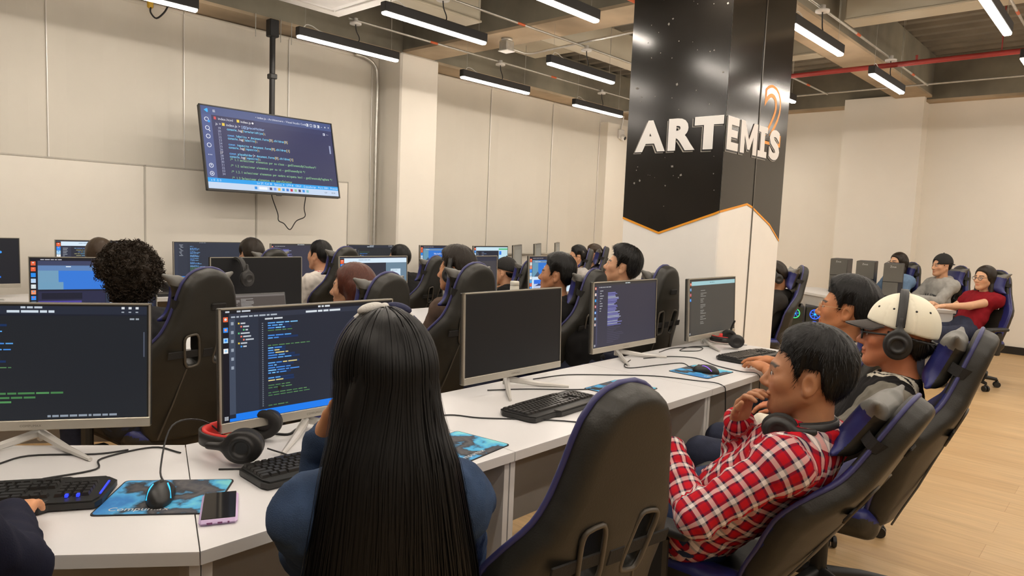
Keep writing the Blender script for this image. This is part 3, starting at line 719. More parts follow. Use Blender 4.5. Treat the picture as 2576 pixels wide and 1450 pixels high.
WP = np.array([(0, .185), (.05, .215), (.15, .235), (.25, .256), (.34, .266), (.40, .252), (.46, .218), (.52, .182), (.58, .158), (.64, .141), (.70, .127), (.745, .112), (.78, .088), (.80, .062), (.812, .025), (.815, 0)])
BH = .815
def bw(z): return np.interp(z, WP[:, 0], WP[:, 1])
def byc(x, z):  # centre of thickness, wings swept forward
    wing = np.interp(z, [0, .1, .3, .45, .55, .82], [.05, .07, .075, .06, .03, .015])
    lean = np.interp(z, [0, .2, .5, .82], [0, -.012, -.012, .02])
    return wing * (np.abs(x) / .26) ** 2.2 + lean
def make_chair():
    c = empty('gaming_chair', (0, 0, 0))
    # star base
    for k in range(5):
        a = 2 * math.pi * (k + .25) / 5; ca, sa = math.cos(a), math.sin(a)
        b = MB(); b.tube([(ca * .03, sa * .03, .115), (ca * .18, sa * .18, .105), (ca * .31, sa * .31, .085)], [.030, .024, .017], 8); b.build('base_leg', M_PLAS, c)
        b = MB(); x, y = ca * .315, sa * .315
        t = (-sa, ca)
        for s in (-1, 1): b.cyl((x + t[0] * s * .008, y + t[1] * s * .008, .03), (x + t[0] * s * .026, y + t[1] * s * .026, .03), .030, seg=14)
        b.cyl((x, y, .03), (x, y, .085), .010, seg=8); b.box((x, y, .062), (.03, .03, .012), .004)
        b.build('caster', M_PLAS, c)
    b = MB(); b.cyl((0, 0, .09), (0, 0, .26), .034, seg=16); b.cyl((0, 0, .25), (0, 0, .36), .018, seg=12); b.build('gas_lift', M_PLAS, c)
    b = MB(); b.box((0, 0, .365), (.24, .30, .035), .01); b.build('mechanism', M_PLAS, c)
    s = SDF(); s.box((0, .03, .435), (.235, .265, .055), .045); s.box((.215, .04, .465), (.055, .25, .048), .04, k=.03); s.box((-.215, .04, .465), (.055, .25, .048), .04, k=.03); s.ell((0, .05, .52), (.16, .22, .035), op='s', k=.03)
    sdf_obj('seat', s, .012, [M_LEA, M_BLUE], c, mi=lambda V, F: ((np.abs(V[F].mean(1)[:, 0]) > .17) & (fnormals(V, F)[:, 2] > .2)).astype(int))
    for sx in (-1, 1):
        p = empty('armrest', (0, 0, 0)); p.parent = c
        b = MB(); b.box((sx * .30, .03, .39), (.10, .05, .02), .005); b.box((sx * .335, .03, .50), (.035, .07, .24), .012); b.build('post', M_PLAS, p)
        s = SDF(); s.box((sx * .325, .05, .645), (.045, .135, .018), .016); s.ell((sx * .325, .17, .632), (.035, .05, .02), k=.03)
        sdf_obj('pad', s, .008, M_PLAS, p)
    # backrest
    HZ, HY = .44, -.225
    s = SDF(); TH = .042
    def fn(X, Y, Z):
        X, Y, Z = np.broadcast_arrays(X, Y, Z)
        w = bw(np.clip(Z, 0, BH)); sl = 1 / np.sqrt(1 + ((bw(np.clip(Z + .01, 0, BH)) - bw(np.clip(Z - .01, 0, BH))) / .02) ** 2)
        d2 = np.maximum((np.abs(X) - w) * np.maximum(sl, .35), np.maximum(-Z, Z - BH)); dy = np.abs(Y - byc(X, Z)) - TH; r = .028
        a, e = np.maximum(d2 + r, 0), np.maximum(dy + r, 0)
        return np.sqrt(a * a + e * e) + np.minimum(np.maximum(d2 + r, dy + r), 0) - r
    s.func((-.30, -.08, -.02), (.30, .16, .84), fn)
    for sx in (-1, 1):
        R = np.array([[math.cos(.16 * sx), 0, math.sin(.16 * sx)], [0, 1, 0], [-math.sin(.16 * sx), 0, math.cos(.16 * sx)]])
        s.box((sx * .073, 0, .455), (.030, .15, .072), .018, R, op='s', k=.012)
    V, F = s.mesh(.010); N = fnormals(V, F); ce = V[F].mean(1)
    mi = ((N[:, 1] > .25) & (np.abs(ce[:, 0]) > bw(np.clip(ce[:, 2], 0, BH)) * .62) & (ce[:, 2] < .56)).astype(int)
    back = newobj('backrest', mesh_np('backrest', V, F, True, None, mi), c, [M_LEA, M_BLUE])
    back.location = (0, HY, HZ); back.rotation_euler = (math.radians(14), 0, 0)
    # piping all round the front edge
    zs = list(np.linspace(.02, .70, 30)) + list(np.linspace(.72, .812, 10)); pts = []
    for z in zs: w = float(bw(z)); pts.append((-w, float(byc(w, z)) + TH * .55, z))
    pts += [(-p[0], p[1], p[2]) for p in pts[::-1]]
    b = MB(); b.tube(pts, .0075, 8); b.build('piping', M_PIPE, back)
    for sx in (-1, 1):                      # slot rims and the seams below them
        b = MB(); q = []
        for t in range(20):
            w = 2 * math.pi * t / 20; ex = math.copysign(abs(math.cos(w)) ** .45, math.cos(w)) * .034; ez = math.copysign(abs(math.sin(w)) ** .45, math.sin(w)) * .077
            q.append((sx * .073 + ex * math.cos(.16 * sx) + ez * math.sin(.16 * sx), float(byc(.07, .45)) - TH + .002, .455 + ez - ex * .16 * sx))
        b.tube(q + [q[0]], .0060, 6, cap=False); b.build('slot_rim', M_RIM, back)
        b = MB(); b.tube([(sx * (.085 + .25 * (.37 - z)), float(byc(.1, z)) - TH - .001, z) for z in (.37, .3, .2, .1, .03)], .004, 6); b.build('seam', M_RIM, back)
    b = MB(); b.box((0, -.045, .44), (.36, .006, .035), .002); b.box((.0, -.05, .44), (.05, .012, .045), .004); b.build('lumbar_strap', M_STRAP, back)
    # headrest pillow with strap and buckle
    pe = empty('headrest_pillow', (0, 0, 0)); pe.parent = back
    s = SDF(); s.box((0, .095, .655), (.125, .045, .095), .042)
    for sx in (-1, 1):
        s.cone((sx * .11, .095, .735), (sx * .165, .10, .765), .028, .008, k=.03); s.cone((sx * .11, .095, .575), (sx * .16, .10, .555), .028, .008, k=.03)
    sdf_obj('cushion', s, .0055, [M_LEA, M_BLUE, M_GREYL], pe, mi=lambda V, F: np.where(V[F].mean(1)[:, 1] > .088, np.where(V[F].mean(1)[:, 2] > .715, 2, 1), np.where(V[F].mean(1)[:, 2] > .725, 2, 0)))
    b = MB(); zz = .655; q = []
    for t in range(25):
        w = 2 * math.pi * t / 24; q.append((math.cos(w) * (float(bw(zz)) + .012), .02 + math.sin(w) * .066 + .012, zz))
    vs = []; fs = []
    for i, p in enumerate(q): vs += [(p[0], p[1], p[2] - .020), (p[0], p[1], p[2] + .020)]
    fs = [(2 * i, 2 * i + 2, 2 * i + 3, 2 * i + 1) for i in range(24)]; vs2 = [(x * .985, (y - .03) * .96 + .03, z) for x, y, z in vs]; k = len(vs)
    b.add(vs + vs2, fs + [tuple(k + i for i in f[::-1]) for f in fs]); b.box((.03, -.041, zz), (.07, .012, .034), .004); b.build('strap', M_STRAP, pe)
    return c
CH0 = make_chair(); CH_USED = [False]
def chair(x, y, az, label, recline=14, group='gaming chairs', scale=.95):
    """chair at (x, y) facing azimuth az in degrees"""
    if CH_USED[0]: c = copy_tree(CH0)
    else: c = CH0; CH_USED[0] = True
    c.location = (x, y, 0); c.rotation_euler = (0, 0, math.radians(az - 90)); c.scale = (scale,) * 3
    for ch in c.children:
        if ch.name.startswith('backrest'): ch.rotation_euler = (math.radians(recline), 0, 0)
    tag(c, label, 'chair', group)
    return c

# ------------------------------------------------------------------ desks
M_DESK = mat('white_laminate', (.69, .68, .68), .35, var=.015, scale=4)
M_DEDGE = mat('white_edge_band', (.66, .645, .62), .45, var=.02)
M_DPAN = mat('shaded_white_panel', (.50, .475, .435), .6, var=.03)  # white modesty panels, greyed to carry the shade below the tops
DZ = .74
def desk(poly, label, legs=(), modesty=(), group=None):
    cx = sum(p[0] for p in poly) / len(poly); cy = sum(p[1] for p in poly) / len(poly)
    e = empty('desk', (cx, cy, 0), 0, label, 'desk', group); L = lambda p: (p[0] - cx, p[1] - cy)
    b = MB(); b.prism([L(p) for p in poly], DZ - .004, DZ); o = b.build('desk_top', M_DESK, e)
    b = MB(); b.prism([L(p) for p in poly], DZ - .030, DZ - .004); b.build('edge_band', M_DEDGE, e)
    for (p, q) in legs:
        p, q = L(p), L(q); d = Vector((q[0] - p[0], q[1] - p[1], 0)); n = Vector((-d.y, d.x, 0)).normalized() * .011
        b = MB(); b.prism([(p[0] + n.x, p[1] + n.y), (q[0] + n.x, q[1] + n.y), (q[0] - n.x, q[1] - n.y), (p[0] - n.x, p[1] - n.y)], 0, DZ - .03); b.build('side_panel', M_DEDGE, e)
    for (p, q, z0) in modesty:
        p, q = L(p), L(q); d = Vector((q[0] - p[0], q[1] - p[1], 0)); n = Vector((-d.y, d.x, 0)).normalized() * .009
        b = MB(); b.prism([(p[0] + n.x, p[1] + n.y), (q[0] + n.x, q[1] + n.y), (q[0] - n.x, q[1] - n.y), (p[0] - n.x, p[1] - n.y)], z0, DZ - .03); b.build('modesty_panel', M_DPAN, e)
    return e
G1 = 'white desks of the front row'
MF, MBk = (.620, 1.41), (.883, 2.11)     # mitre between the straight and the angled desk
D2 = (-.77, .64); P2 = (.64, .77)
LA, LB2 = (MF[0] + D2[0] * 1.6, MF[1] + D2[1] * 1.6), (MBk[0] + D2[0] * 1.6, MBk[1] + D2[1] * 1.6)
ga = .0015
desk([(MF[0] - ga, MF[1]), (MBk[0] - ga, MBk[1]), LB2, LA], 'angled white desk at lower left holding keyboard and blue mouse', [((.622, 1.44), (.862, 2.08)), (LA, LB2)], [((.85, 2.06), (LB2[0], LB2[1] - .05), .25)], G1)
desk([(MF[0] + ga, MF[1]), (1.60, 1.41), (1.60, 2.11), (MBk[0] + ga, MBk[1])], 'white desk where the long-haired girl sits', [((.648, 1.44), (.888, 2.08)), ((1.588, 1.43), (1.588, 2.09))], [((.90, 2.07), (1.58, 2.07), .1)], G1)
desk([(1.603, 1.41), (2.93, 1.41), (2.93, 2.11), (1.603, 2.11)], 'white desk with the switched-off monitor and black keyboard', [((1.616, 1.43), (1.616, 2.09)), ((2.918, 1.43), (2.918, 2.09))], [((1.63, 2.05), (2.90, 2.05), .1)], G1)
desk([(2.933, 1.41), (4.285, 1.41), (4.285, 2.11), (2.933, 2.11)], 'white desk ending against the black column', [((2.946, 1.43), (2.946, 2.09)), ((3.40, 1.43), (3.40, 2.09)), ((4.27, 1.43), (4.27, 2.09))], [((2.96, 2.05), (4.25, 2.05), .1)], G1)
G2 = 'white desks of the middle row'
desk([(-.1, 4.55), (1.18, 3.60), (1.55, 4.30), (.25, 5.2)], 'white desk in front of the curly-haired student', [((.0, 4.6), (.3, 5.15))], [((.3, 5.12), (1.5, 4.27), .1)], G2)
for i, (xa, xb, lab) in enumerate([(1.19, 2.50, 'white desk below the black monitor with hanging headphones'), (2.503, 3.80, 'white desk in front of the red-haired student'), (3.803, 5.30, 'white middle row desk with the white bottle')]):
    x_in = xa + (.36 if i == 0 else 0)
    desk([(xa, 3.60), (xb, 3.60), (xb, 4.30), (x_in, 4.30)], lab, [((xb - .02, 3.62), (xb - .02, 4.28))], [((x_in + .02, 4.26), (xb - .03, 4.26), .1)], G2)
G3 = 'white desks of the back row'
for i, (xa, xb, lab) in enumerate([(-.6, 1.55, 'white back row desk at the far left'), (1.553, 2.95, 'white back row desk with red-banded headphones on it'), (2.953, 4.35, 'white back row desk in front of the polo shirt student'), (4.353, 5.85, 'white back row desk left of the pier'), (5.853, 6.85, 'white back row desk right of the pier')]):
    desk([(xa, 5.82), (xb, 5.82), (xb, 6.50), (xa, 6.50)], lab, [((xa + .02, 5.84), (xa + .02, 6.48)), ((xb - .02, 5.84), (xb - .02, 6.48))], [((xa + .03, 6.46), (xb - .03, 6.46), .1)], G3)
desk([(6.86, 5.82), (8.95, 6.15), (8.75, 6.85), (6.86, 6.50)], 'white desk bending right at the far end of the back row', [((8.90, 6.2), (8.72, 6.8))], [((6.9, 6.48), (8.7, 6.80), .1)], G3)
desk([(8.38, 1.43), (8.10, 2.02), (9.50, 3.80), (10.02, 3.38)], 'white desk with tall end panel under the red shirt woman\'s arms', [((8.385, 1.46), (8.13, 2.0)), ((9.52, 3.75), (9.98, 3.38))], [((8.14, 2.03), (9.48, 3.74), .1)])
desk([(6.0, 3.1), (6.9, 3.0), (7.0, 3.7), (6.1, 3.8)], 'white desk hidden behind the column', [((6.9, 3.05), (6.98, 3.65)), ((6.02, 3.15), (6.1, 3.75))])

# ------------------------------------------------------------------ monitors
M_ALU = mat('champagne_metal', (.50, .47, .40), .35, .55, var=.04)
M_STAND = mat('white_metal_stand', (.66, .64, .60), .4, .2)
MW, MH = .62, .372                      # outer size with chin
SWD, SHT = .604, .338
def spl(x, y, z=0): return ((x / 1920 - .5) * SWD, -.0012 - z * .00025, (.5 - y / 1080) * SHT + .5 * (MH - SHT) - .004)
def screen_content(kind, seed=0):
    b = MB(); r = random.Random(seed)
    R = lambda x, y, w, h, c, z=0: srect(b, x, y, w, h, lin(c), spl, z)
    D = lambda x, y, rr, c, z=0: sdisc(b, x, y, rr, lin(c), spl, z)
    def words(x, y, n, cols, h=14, z=5, maxw=120):
        for _ in range(n):
            w = r.randint(24, maxw); R(x, y, w, h, r.choice(cols), z); x += w + 12
        return x
    def dock(w=64, n=6, bg=(14, 14, 26)):
        R(0, 40, w, 1040, bg, 2)
        ic = [(226, 96, 60), (40, 140, 235), (190, 214, 240), (214, 222, 224), (240, 150, 110), (50, 140, 240), (160, 205, 240), (240, 240, 240), (60, 170, 230)]
        for i in range(n): R(10, 70 + i * 100, w - 20, w - 18, ic[(i + seed) % len(ic)] if i else (230, 100, 60), 4); D(w / 2, 70 + i * 100 + 22, 12, ic[(i + 3) % 9], 5)
        for i in range(9): R(14 + (i % 3) * 13, 1024 + (i // 3) * 13, 9, 9, (220, 224, 230), 5)
    def code(x0, y0, x1, y1, step=25, blue=True, dim=1.):
        y = y0
        C1 = [(70, 140, 225), (90, 165, 235), (120, 190, 240)] if blue else [(150, 150, 200), (120, 120, 190), (200, 205, 215)]
        C2 = [(92, 140, 88), (78, 126, 80)]
        while y < y1:
            t = r.random(); f = y / 1080.
            if t < .16: pass
            elif t < (.3 if f < .7 else .95): words(x0, y, r.randint(3, 8), C2, 9, 5, 70)
            else:
                if blue: R(x0 - 4, y - 6, r.randint(180, 360), 21, (20, 46, 88), 4)
                words(x0, y, r.randint(2, 4), C1 + ([(222, 206, 130)] if r.random() < .4 else []), 11, 6, 100)
            y += step
        for k in range(int((y1 - y0) / 20)): R(x0 - 62, y0 + k * 20, 14, 9, (120, 128, 140), 5)
    if kind == 'off':
        R(0, 0, 1920, 1080, (14, 13, 12)); return b
    if kind == 'editor':            # linux editor with dock, tree, code
        R(0, 0, 1920, 1080, (32, 38, 52)); R(0, 0, 1920, 42, (18, 20, 30), 1); R(64, 42, 1856, 50, (44, 50, 66), 1); words(30, 14, 1, [(190, 196, 205)], 16, 5, 80); words(140, 14, 2, [(190, 196, 205)], 16, 5, 110)
        words(1000, 12, 3, [(215, 220, 226)], 18, 5, 70); words(860, 58, 4, [(214, 222, 228)], 20, 5, 130)
        dock(64, 4); R(64, 92, 60, 920, (62, 72, 90), 2); R(124, 92, 230, 920, (38, 46, 62), 2)
        for i in range(6): R(82, 120 + i * 85, 26, 30, (150, 160, 175), 5)
        words(84, 100 - 34, 8, [(170, 178, 188)], 15, 5, 80)
        for i in range(8): R(150 + 24 * (i % 3), 130 + i * 32, 16, 16, r.choice([(60, 150, 230), (230, 200, 70), (90, 190, 120), (230, 120, 100)]), 5); words(176 + 24 * (i % 3), 132 + i * 32, 1, [(190, 196, 204)], 14, 5, 90)
        words(420, 104, 2, [(200, 200, 150), (200, 205, 210)], 16, 5, 100)
        code(450, 150, 1800, 1000); R(124, 1010, 1796, 40, (20, 122, 235), 3); R(64, 1050, 1856, 30, (20, 122, 235), 2)
    elif kind == 'editor_dim':
        R(0, 0, 1920, 1080, (52, 51, 66)); R(0, 0, 1920, 50, (54, 52, 54), 1); words(900, 16, 2, [(190, 200, 200)], 18, 5, 160); dock(60, 7, (44, 44, 60)); R(60, 92, 36, 960, (66, 66, 92), 2); words(120, 70, 6, [(170, 170, 172)], 14, 5, 70)
        for i in range(9): words(150, 130 + i * 42, 1, [(160, 162, 170)], 14, 5, 110)
        y = 170
        for i in range(26): R(380, y, 120 + int(180 * r.random() + i * 6), 13, r.choice([(128, 128, 196), (108, 108, 180), (170, 176, 206)]), 5); y += 22
        for i in range(10): R(380, y + i * 30, r.randint(150, 520), 8, (78, 76, 98), 5)
    elif kind == 'editor_grey':
        R(0, 0, 1920, 1080, (66, 64, 60)); R(70, 45, 1850, 78, (156, 198, 204), 2); R(0, 0, 1920, 45, (50, 48, 46), 1); dock(70, 4, (56, 54, 52)); words(800, 70, 3, [(110, 150, 160)], 16, 5, 150)
        y = 220
        for i in range(18): R(430, y, r.randint(90, 240), 12, (140, 138, 132), 5); y += 30 if i % 3 else 52
    elif kind == 'terminal':
        R(0, 0, 1920, 1080, (30, 34, 40)); R(0, 0, 1920, 100, (36, 42, 56), 1); R(0, 92, 1920, 14, (26, 30, 42), 2); words(870, 20, 3, [(190, 200, 210)], 18, 5, 70); words(760, 56, 4, [(206, 218, 228)], 22, 5, 150)
        for i in range(3): R(1700 + i * 60, 20, 26, 22, (214, 218, 222), 5); R(1700 + i * 60, 64, 22, 12, (150, 158, 168), 5)
        words(1770, 128, 2, [(150, 158, 168)], 16, 5, 40); R(1886, 260, 12, 240, (76, 82, 96), 3)
        dock(64, 4); R(64, 106, 60, 930, (52, 60, 76), 2); R(124, 106, 220, 930, (36, 42, 56), 2)
        code(450, 190, 1500, 790, 56); 
        for i in range(3): words(450, 820 + 40 * i, 6 - i, [(80, 140, 84), (70, 126, 74)], 18, 5, 150)
        words(1080, 1040, 9, [(140, 150, 162)], 20, 5, 80)
    elif kind == 'site':            # blue web page over dark tools
        R(0, 0, 1920, 1080, (28, 30, 46)); R(0, 0, 1920, 48, (22, 22, 34), 1); dock(90, 9); R(110, 60, 1000, 80, (60, 66, 96), 2); words(150, 30, 5, [(180, 180, 190)], 16, 5, 120)
        R(110, 140, 1000, 90, (96, 130, 178), 2); R(110, 230, 1000, 330, (52, 120, 214), 3); R(110, 230, 300, 330, (112, 156, 186), 4); R(150, 430, 330, 130, (112, 156, 186), 4); words(520, 150, 1, [(210, 225, 240)], 18, 5, 140)
        R(110, 590, 1000, 400, (40, 42, 70), 3); R(110, 760, 640, 260, (76, 66, 150), 4); R(160, 620, 600, 110, (24, 26, 44), 4)
        for i in range(12): words(130, 800 + i * 20, 4, [(110, 100, 190), (90, 84, 170)], 8, 6, 100)
        R(1120, 60, 760, 1000, (44, 54, 74), 2)
        for i in range(26): words(1180 + 20 * (i % 4), 120 + i * 34, r.randint(1, 3), [(200, 206, 214), (160, 170, 184)], 13, 5, 90)
    elif kind == 'browser_code':
        R(0, 0, 1920, 1080, (150, 176, 196)); R(0, 0, 1920, 36, (40, 40, 60), 1); dock(110, 9); R(110, 36, 1810, 110, (214, 232, 246), 2); words(500, 70, 3, [(150, 170, 190)], 16, 5, 200)
        R(110, 146, 1180, 700, (38, 40, 54), 3); R(110, 146, 220, 700, (48, 52, 70), 4)
        for i in range(13): words(150, 200 + i * 40, 1, [(170, 175, 184)], 13, 6, 120); words(400 + 40 * (i % 3), 200 + i * 48, 3, [(120, 150, 200), (170, 170, 120), (120, 170, 200)], 13, 6, 120)
        R(1290, 146, 630, 560, (104, 130, 150), 3); R(1430, 300, 300, 420, (206, 226, 240), 4); [words(1460, 330 + i * 60, 2, [(150, 170, 190)], 12, 5, 90) for i in range(5)]; R(1290, 700, 630, 380, (70, 110, 170), 3); R(1750, 980, 170, 100, (30, 110, 235), 5)
    elif kind == 'house':
        R(0, 0, 1920, 1080, (30, 32, 46)); R(0, 0, 1920, 90, (36, 38, 54), 1); words(140, 50, 4, [(150, 150, 160)], 16, 5, 160); dock(110, 10)
        R(120, 110, 1800, 480, (42, 116, 208), 2); R(120, 110, 260, 480, (100, 150, 176), 3); R(120, 130, 1800, 60, (110, 140, 170), 3); words(240, 150, 3, [(210, 220, 230)], 14, 5, 120)
        b.col = lin(64, 84, 110); b.add([spl(200, 590, 4), spl(360, 440, 4), spl(520, 590, 4)], [(2, 1, 0)]); b.add([spl(470, 590, 4), spl(640, 430, 4), spl(860, 590, 4)], [(2, 1, 0)])
        b.col = lin(240, 244, 250); put_text(b, 'We build your house', 640, 340, 90, lambda u, v: spl(u, 680 - v, 5)); R(820, 400, 300, 60, (30, 120, 240), 5)
        R(110, 590, 1810, 490, (210, 230, 246), 3); R(190, 680, 480, 330, (40, 110, 220), 4); R(200, 800, 460, 130, (190, 205, 235), 5); b.col = lin(50, 60, 110); b.add([spl(240, 860, 6), spl(420, 790, 6), spl(620, 860, 6)], [(2, 1, 0)])
        R(760, 680, 480, 330, (40, 110, 220), 4)
    elif kind == 'split':
        R(0, 0, 1920, 1080, (190, 224, 236)); R(0, 0, 1920, 40, (30, 34, 50), 1); dock(100, 6); R(110, 60, 1300, 120, (200, 226, 238), 2); R(110, 180, 1280, 900, (34, 38, 52), 3)
        for i in range(14): words(420, 240 + i * 55, r.randint(1, 4), [(120, 150, 200), (160, 165, 180)], 14, 6, 120); words(160, 240 + i * 40, 1, [(150, 158, 170)], 12, 6, 90)
        R(1390, 90, 530, 60, (90, 190, 130), 3)
        for i in range(3): R(1420, 200 + i * 280, 130, 150, (40, 120, 225), 4)
    elif kind == 'editor_win':
        R(0, 0, 1920, 1080, (42, 48, 62)); R(0, 0, 1920, 40, (50, 56, 70), 1); R(0, 40, 90, 960, (50, 56, 72), 1); R(90, 40, 270, 960, (46, 52, 66), 1); words(700, 14, 3, [(150, 158, 168)], 12, 5, 150)
        for i in range(10): words(130 + 20 * (i % 3), 80 + i * 34, 1, [(170, 176, 186)], 12, 5, 110)
        y = 120
        for i in range(18): words(430, y, r.randint(2, 4), [(80, 130, 190), (110, 160, 210)], 14, 5, 80 + 5 * i); y += 26 if i % 3 else 50
        for i in range(7): words(430, y + i * 30, 4, [(90, 130, 96)], 12, 5, 130)
        R(0, 985, 1920, 30, (20, 120, 215), 3); R(0, 1015, 1920, 65, (150, 190, 224), 3); [R(600 + 60 * i, 1030, 34, 34, r.choice([(60, 140, 220), (230, 180, 60), (60, 60, 80)]), 5) for i in range(10)]
    elif kind == 'site_dark':
        R(0, 0, 1920, 1080, (62, 60, 66)); R(0, 0, 1920, 130, (44, 46, 62), 1); R(120, 60, 900, 60, (104, 108, 126), 2); R(0, 200, 620, 380, (186, 216, 232), 3); b.col = lin(70, 80, 100); put_text(b, 'nstruction', 60, 430, 150, lambda u, v: spl(u, 860 - v, 5)); words(900, 180, 5, [(150, 150, 160)], 14, 5, 120); R(1500, 900, 260, 24, (150, 110, 210), 4)
    elif kind == 'dark_half':
        R(0, 0, 1920, 1080, (22, 24, 32)); R(0, 40, 1500, 90, (170, 200, 230), 2); R(0, 190, 1400, 80, (180, 205, 230), 2); R(0, 900, 1560, 40, (30, 110, 220), 3); R(1400, 300, 140, 500, (40, 44, 60), 2); R(300, 950, 560, 110, (186, 206, 230), 4); D(1560, 330, 30, (60, 150, 235), 4)
    elif kind == 'washed':
        R(0, 0, 1920, 1080, (122, 116, 104)); R(300, 200, 1300, 700, (134, 128, 116), 2); R(0, 0, 1920, 60, (104, 99, 90), 2)
    return b
_MB = {}
def make_monitor_parts():
    b = MB(); b.box((0, .014, 0), (MW, .024, MH), .003); b.box((0, .032, -.03), (.30, .022, .20), .008); _MB['panel'] = b.mesh('panel')
    b = MB(); b.box((0, .0, -MH / 2 + .0145), (MW, .012, .029), .002); _MB['chin'] = b.mesh('chin')
    b = MB()
    for s in (-1, 1): b.box((s * (MW / 2 - .002), .006, 0), (.004, .018, MH))
    b.box((0, .006, MH / 2 - .002), (MW, .018, .004)); _MB['edge'] = b.mesh('edge_trim')
    b = MB()
    for s in (-1, 1): b.box((s * (MW / 2 - .006), -.0005, .012), (.006, .003, MH - .03))
    b.box((0, -.0005, MH / 2 - .006), (MW - .01, .003, .006)); _MB['bez'] = b.mesh('bezel')
    # stand: flat neck, two splayed front legs, one rear heel; z measured from desk
    b = MB(); b.M = Matrix.Translation((0, 0, 0)); b.tube([(0, .055, .005), (0, .045, .06), (0, .04, .13)], [.012, .015, .018], 4, smooth=False); _MB['neck'] = b.mesh('neck')
    b = MB(); b.tube([(0, .045, .03), (.10, -.06, .012), (.19, -.155, .006)], [.014, .011, .006], 6, smooth=False); _MB['legr'] = b.mesh('foot')
    b = MB(); b.tube([(0, .045, .03), (-.10, -.06, .012), (-.19, -.155, .006)], [.014, .011, .006], 6, smooth=False); _MB['legl'] = b.mesh('foot')
    b = MB(); put_text(b, 'COMPUMAX', -.032, -MH / 2 + .010, .0095, lambda u, v: (u, -.0066, v)); _MB['logo'] = b.mesh('brand_print')
make_monitor_parts()
M_LOGO = mat('grey_logo_print', (.20, .18, .15), .5)
SCREENS = {}
MTOP = 1.165
def monitor(x, y, az, kind, label, seed=0, top=MTOP, tilt=2, group='computer monitors', base=DZ):
    """monitor whose screen faces azimuth az; x, y is the middle of the screen"""
    e = empty('monitor', (x, y, base), math.radians(az + 90), label, 'monitor', group)
    cz = top - MH / 2 - base; T = Matrix.Translation((0, 0, cz)) @ Matrix.Rotation(math.radians(-tilt), 4, 'X')
    p = newobj('panel', _MB['panel'], e, M_PLAS); p.matrix_local = T
    for nm, k, m in (('bezel', 'bez', M_PLAS), ('edge_trim', 'edge', M_ALU)): o = newobj(nm, _MB[k], p, m)
    ch = newobj('chin', _MB['chin'], e, M_ALU); ch.matrix_local = T; newobj('brand_print', _MB['logo'], ch, M_LOGO)
    key = (kind, seed)
    if key not in SCREENS: SCREENS[key] = screen_content(kind, seed).mesh('screen_' + kind, True)
    s = newobj('screen', SCREENS[key], e, screen_mat()); s.matrix_local = T
    newobj('neck', _MB['neck'], e, M_STAND); newobj('foot', _MB['legr'], e, M_STAND); newobj('foot', _MB['legl'], e, M_STAND)
    return e
# front row (row 1)
monitor(.555, 2.365, -122.5, 'terminal', 'near monitor at the left edge with dark terminal text', 3)
monitor(1.245, 1.985, -92, 'editor', 'near monitor with blue and green code behind the long-haired girl', 4)
monitor(2.238, 1.995, -90, 'off', 'black switched-off monitor beside the girl')
monitor(3.243, 2.09, -90, 'editor_dim', 'monitor with dim violet code right of the switched-off one', 6)
monitor(4.07, 1.993, -90, 'editor_grey', 'monitor with grey page and pale blue bar next to the column', 7, tilt=3)
# middle row
monitor(1.33, 4.36, -108, 'site', 'monitor with blue sky page left of the curly-haired student', 8)
monitor(2.255, 4.27, -92, 'off', 'black monitor with headphones hung over its corner')
monitor(3.175, 4.265, -90, 'browser_code', 'bright monitor with code window above the red-haired student', 9)
monitor(4.10, 4.18, -90, 'site_dark', 'grey web page monitor just right of the student wearing headphones', 10)
monitor(5.05, 4.10, -90, 'house', 'monitor with house web page behind the black-shirt student', 11)
# back row
monitor(1.10, 6.30, -95, 'dark_half', 'back row monitor cut by the left edge', 12, top=1.19)
monitor(2.00, 6.45, -100, 'browser_code', 'back row monitor with white bar above the brown-haired student', 13, top=1.17)
monitor(2.905, 6.43, -92, 'editor_win', 'back row monitor with dark editor under the television\'s left corner', 14, top=1.165)
monitor(3.82, 6.40, -90, 'editor_dim', 'back row monitor left of the polo shirt student', 15, top=1.155)
monitor(4.72, 6.40, -90, 'terminal', 'back row monitor with dark page left of the pier', 16, top=1.15)
monitor(5.60, 6.25, -90, 'house', 'back row monitor with house web page below the pier', 17, top=1.155)
monitor(6.37, 6.15, -90, 'split', 'back row monitor with dark window and green tab right of the pier', 18, top=1.155)
for i, (x, y, lab) in enumerate([(7.02, 6.28, 'pale monitor seen edge-on, nearest of the three far ones'), (7.70, 6.50, 'pale monitor seen edge-on, middle of the three far ones'), (8.30, 6.62, 'pale monitor seen edge-on, farthest of the three')]):
    monitor(x, y, (-58, -57.5, -56)[i], 'washed', lab, 20 + i, top=1.165 + .012 * i)

# ------------------------------------------------------------------ laptop and bottle
e = empty('laptop', (1.98, 3.72, DZ), math.radians(-2), 'open laptop showing code in front of the black monitor', 'laptop')
b = MB(); b.box((0, -.11, .009), (.36, .24, .018), .005); b.build('base', mat('laptop_grey', (.10, .10, .10), .4, .3), e)
b = MB(); b.M = Matrix.Translation((0, .01, .018)) @ Matrix.Rotation(math.radians(-12), 4, 'X'); b.box((0, .006, .118), (.36, .01, .236), .003); b.build('lid', mat('laptop_grey'), e)
b = MB(); b.M = Matrix.Translation((0, .01, .018)) @ Matrix.Rotation(math.radians(-12), 4, 'X')
lp = lambda x, y, z=0: ((x / 1920 - .5) * .344, -.0005 - z * .0003, (1 - y / 1080) * .21 + .018)
srect(b, 0, 0, 1920, 1080, lin(74, 66, 62), lp); srect(b, 0, 0, 1920, 60, lin(110, 104, 100), lp, 1); srect(b, 0, 60, 60, 1020, lin(88, 80, 76), lp, 1); r3 = random.Random(3)
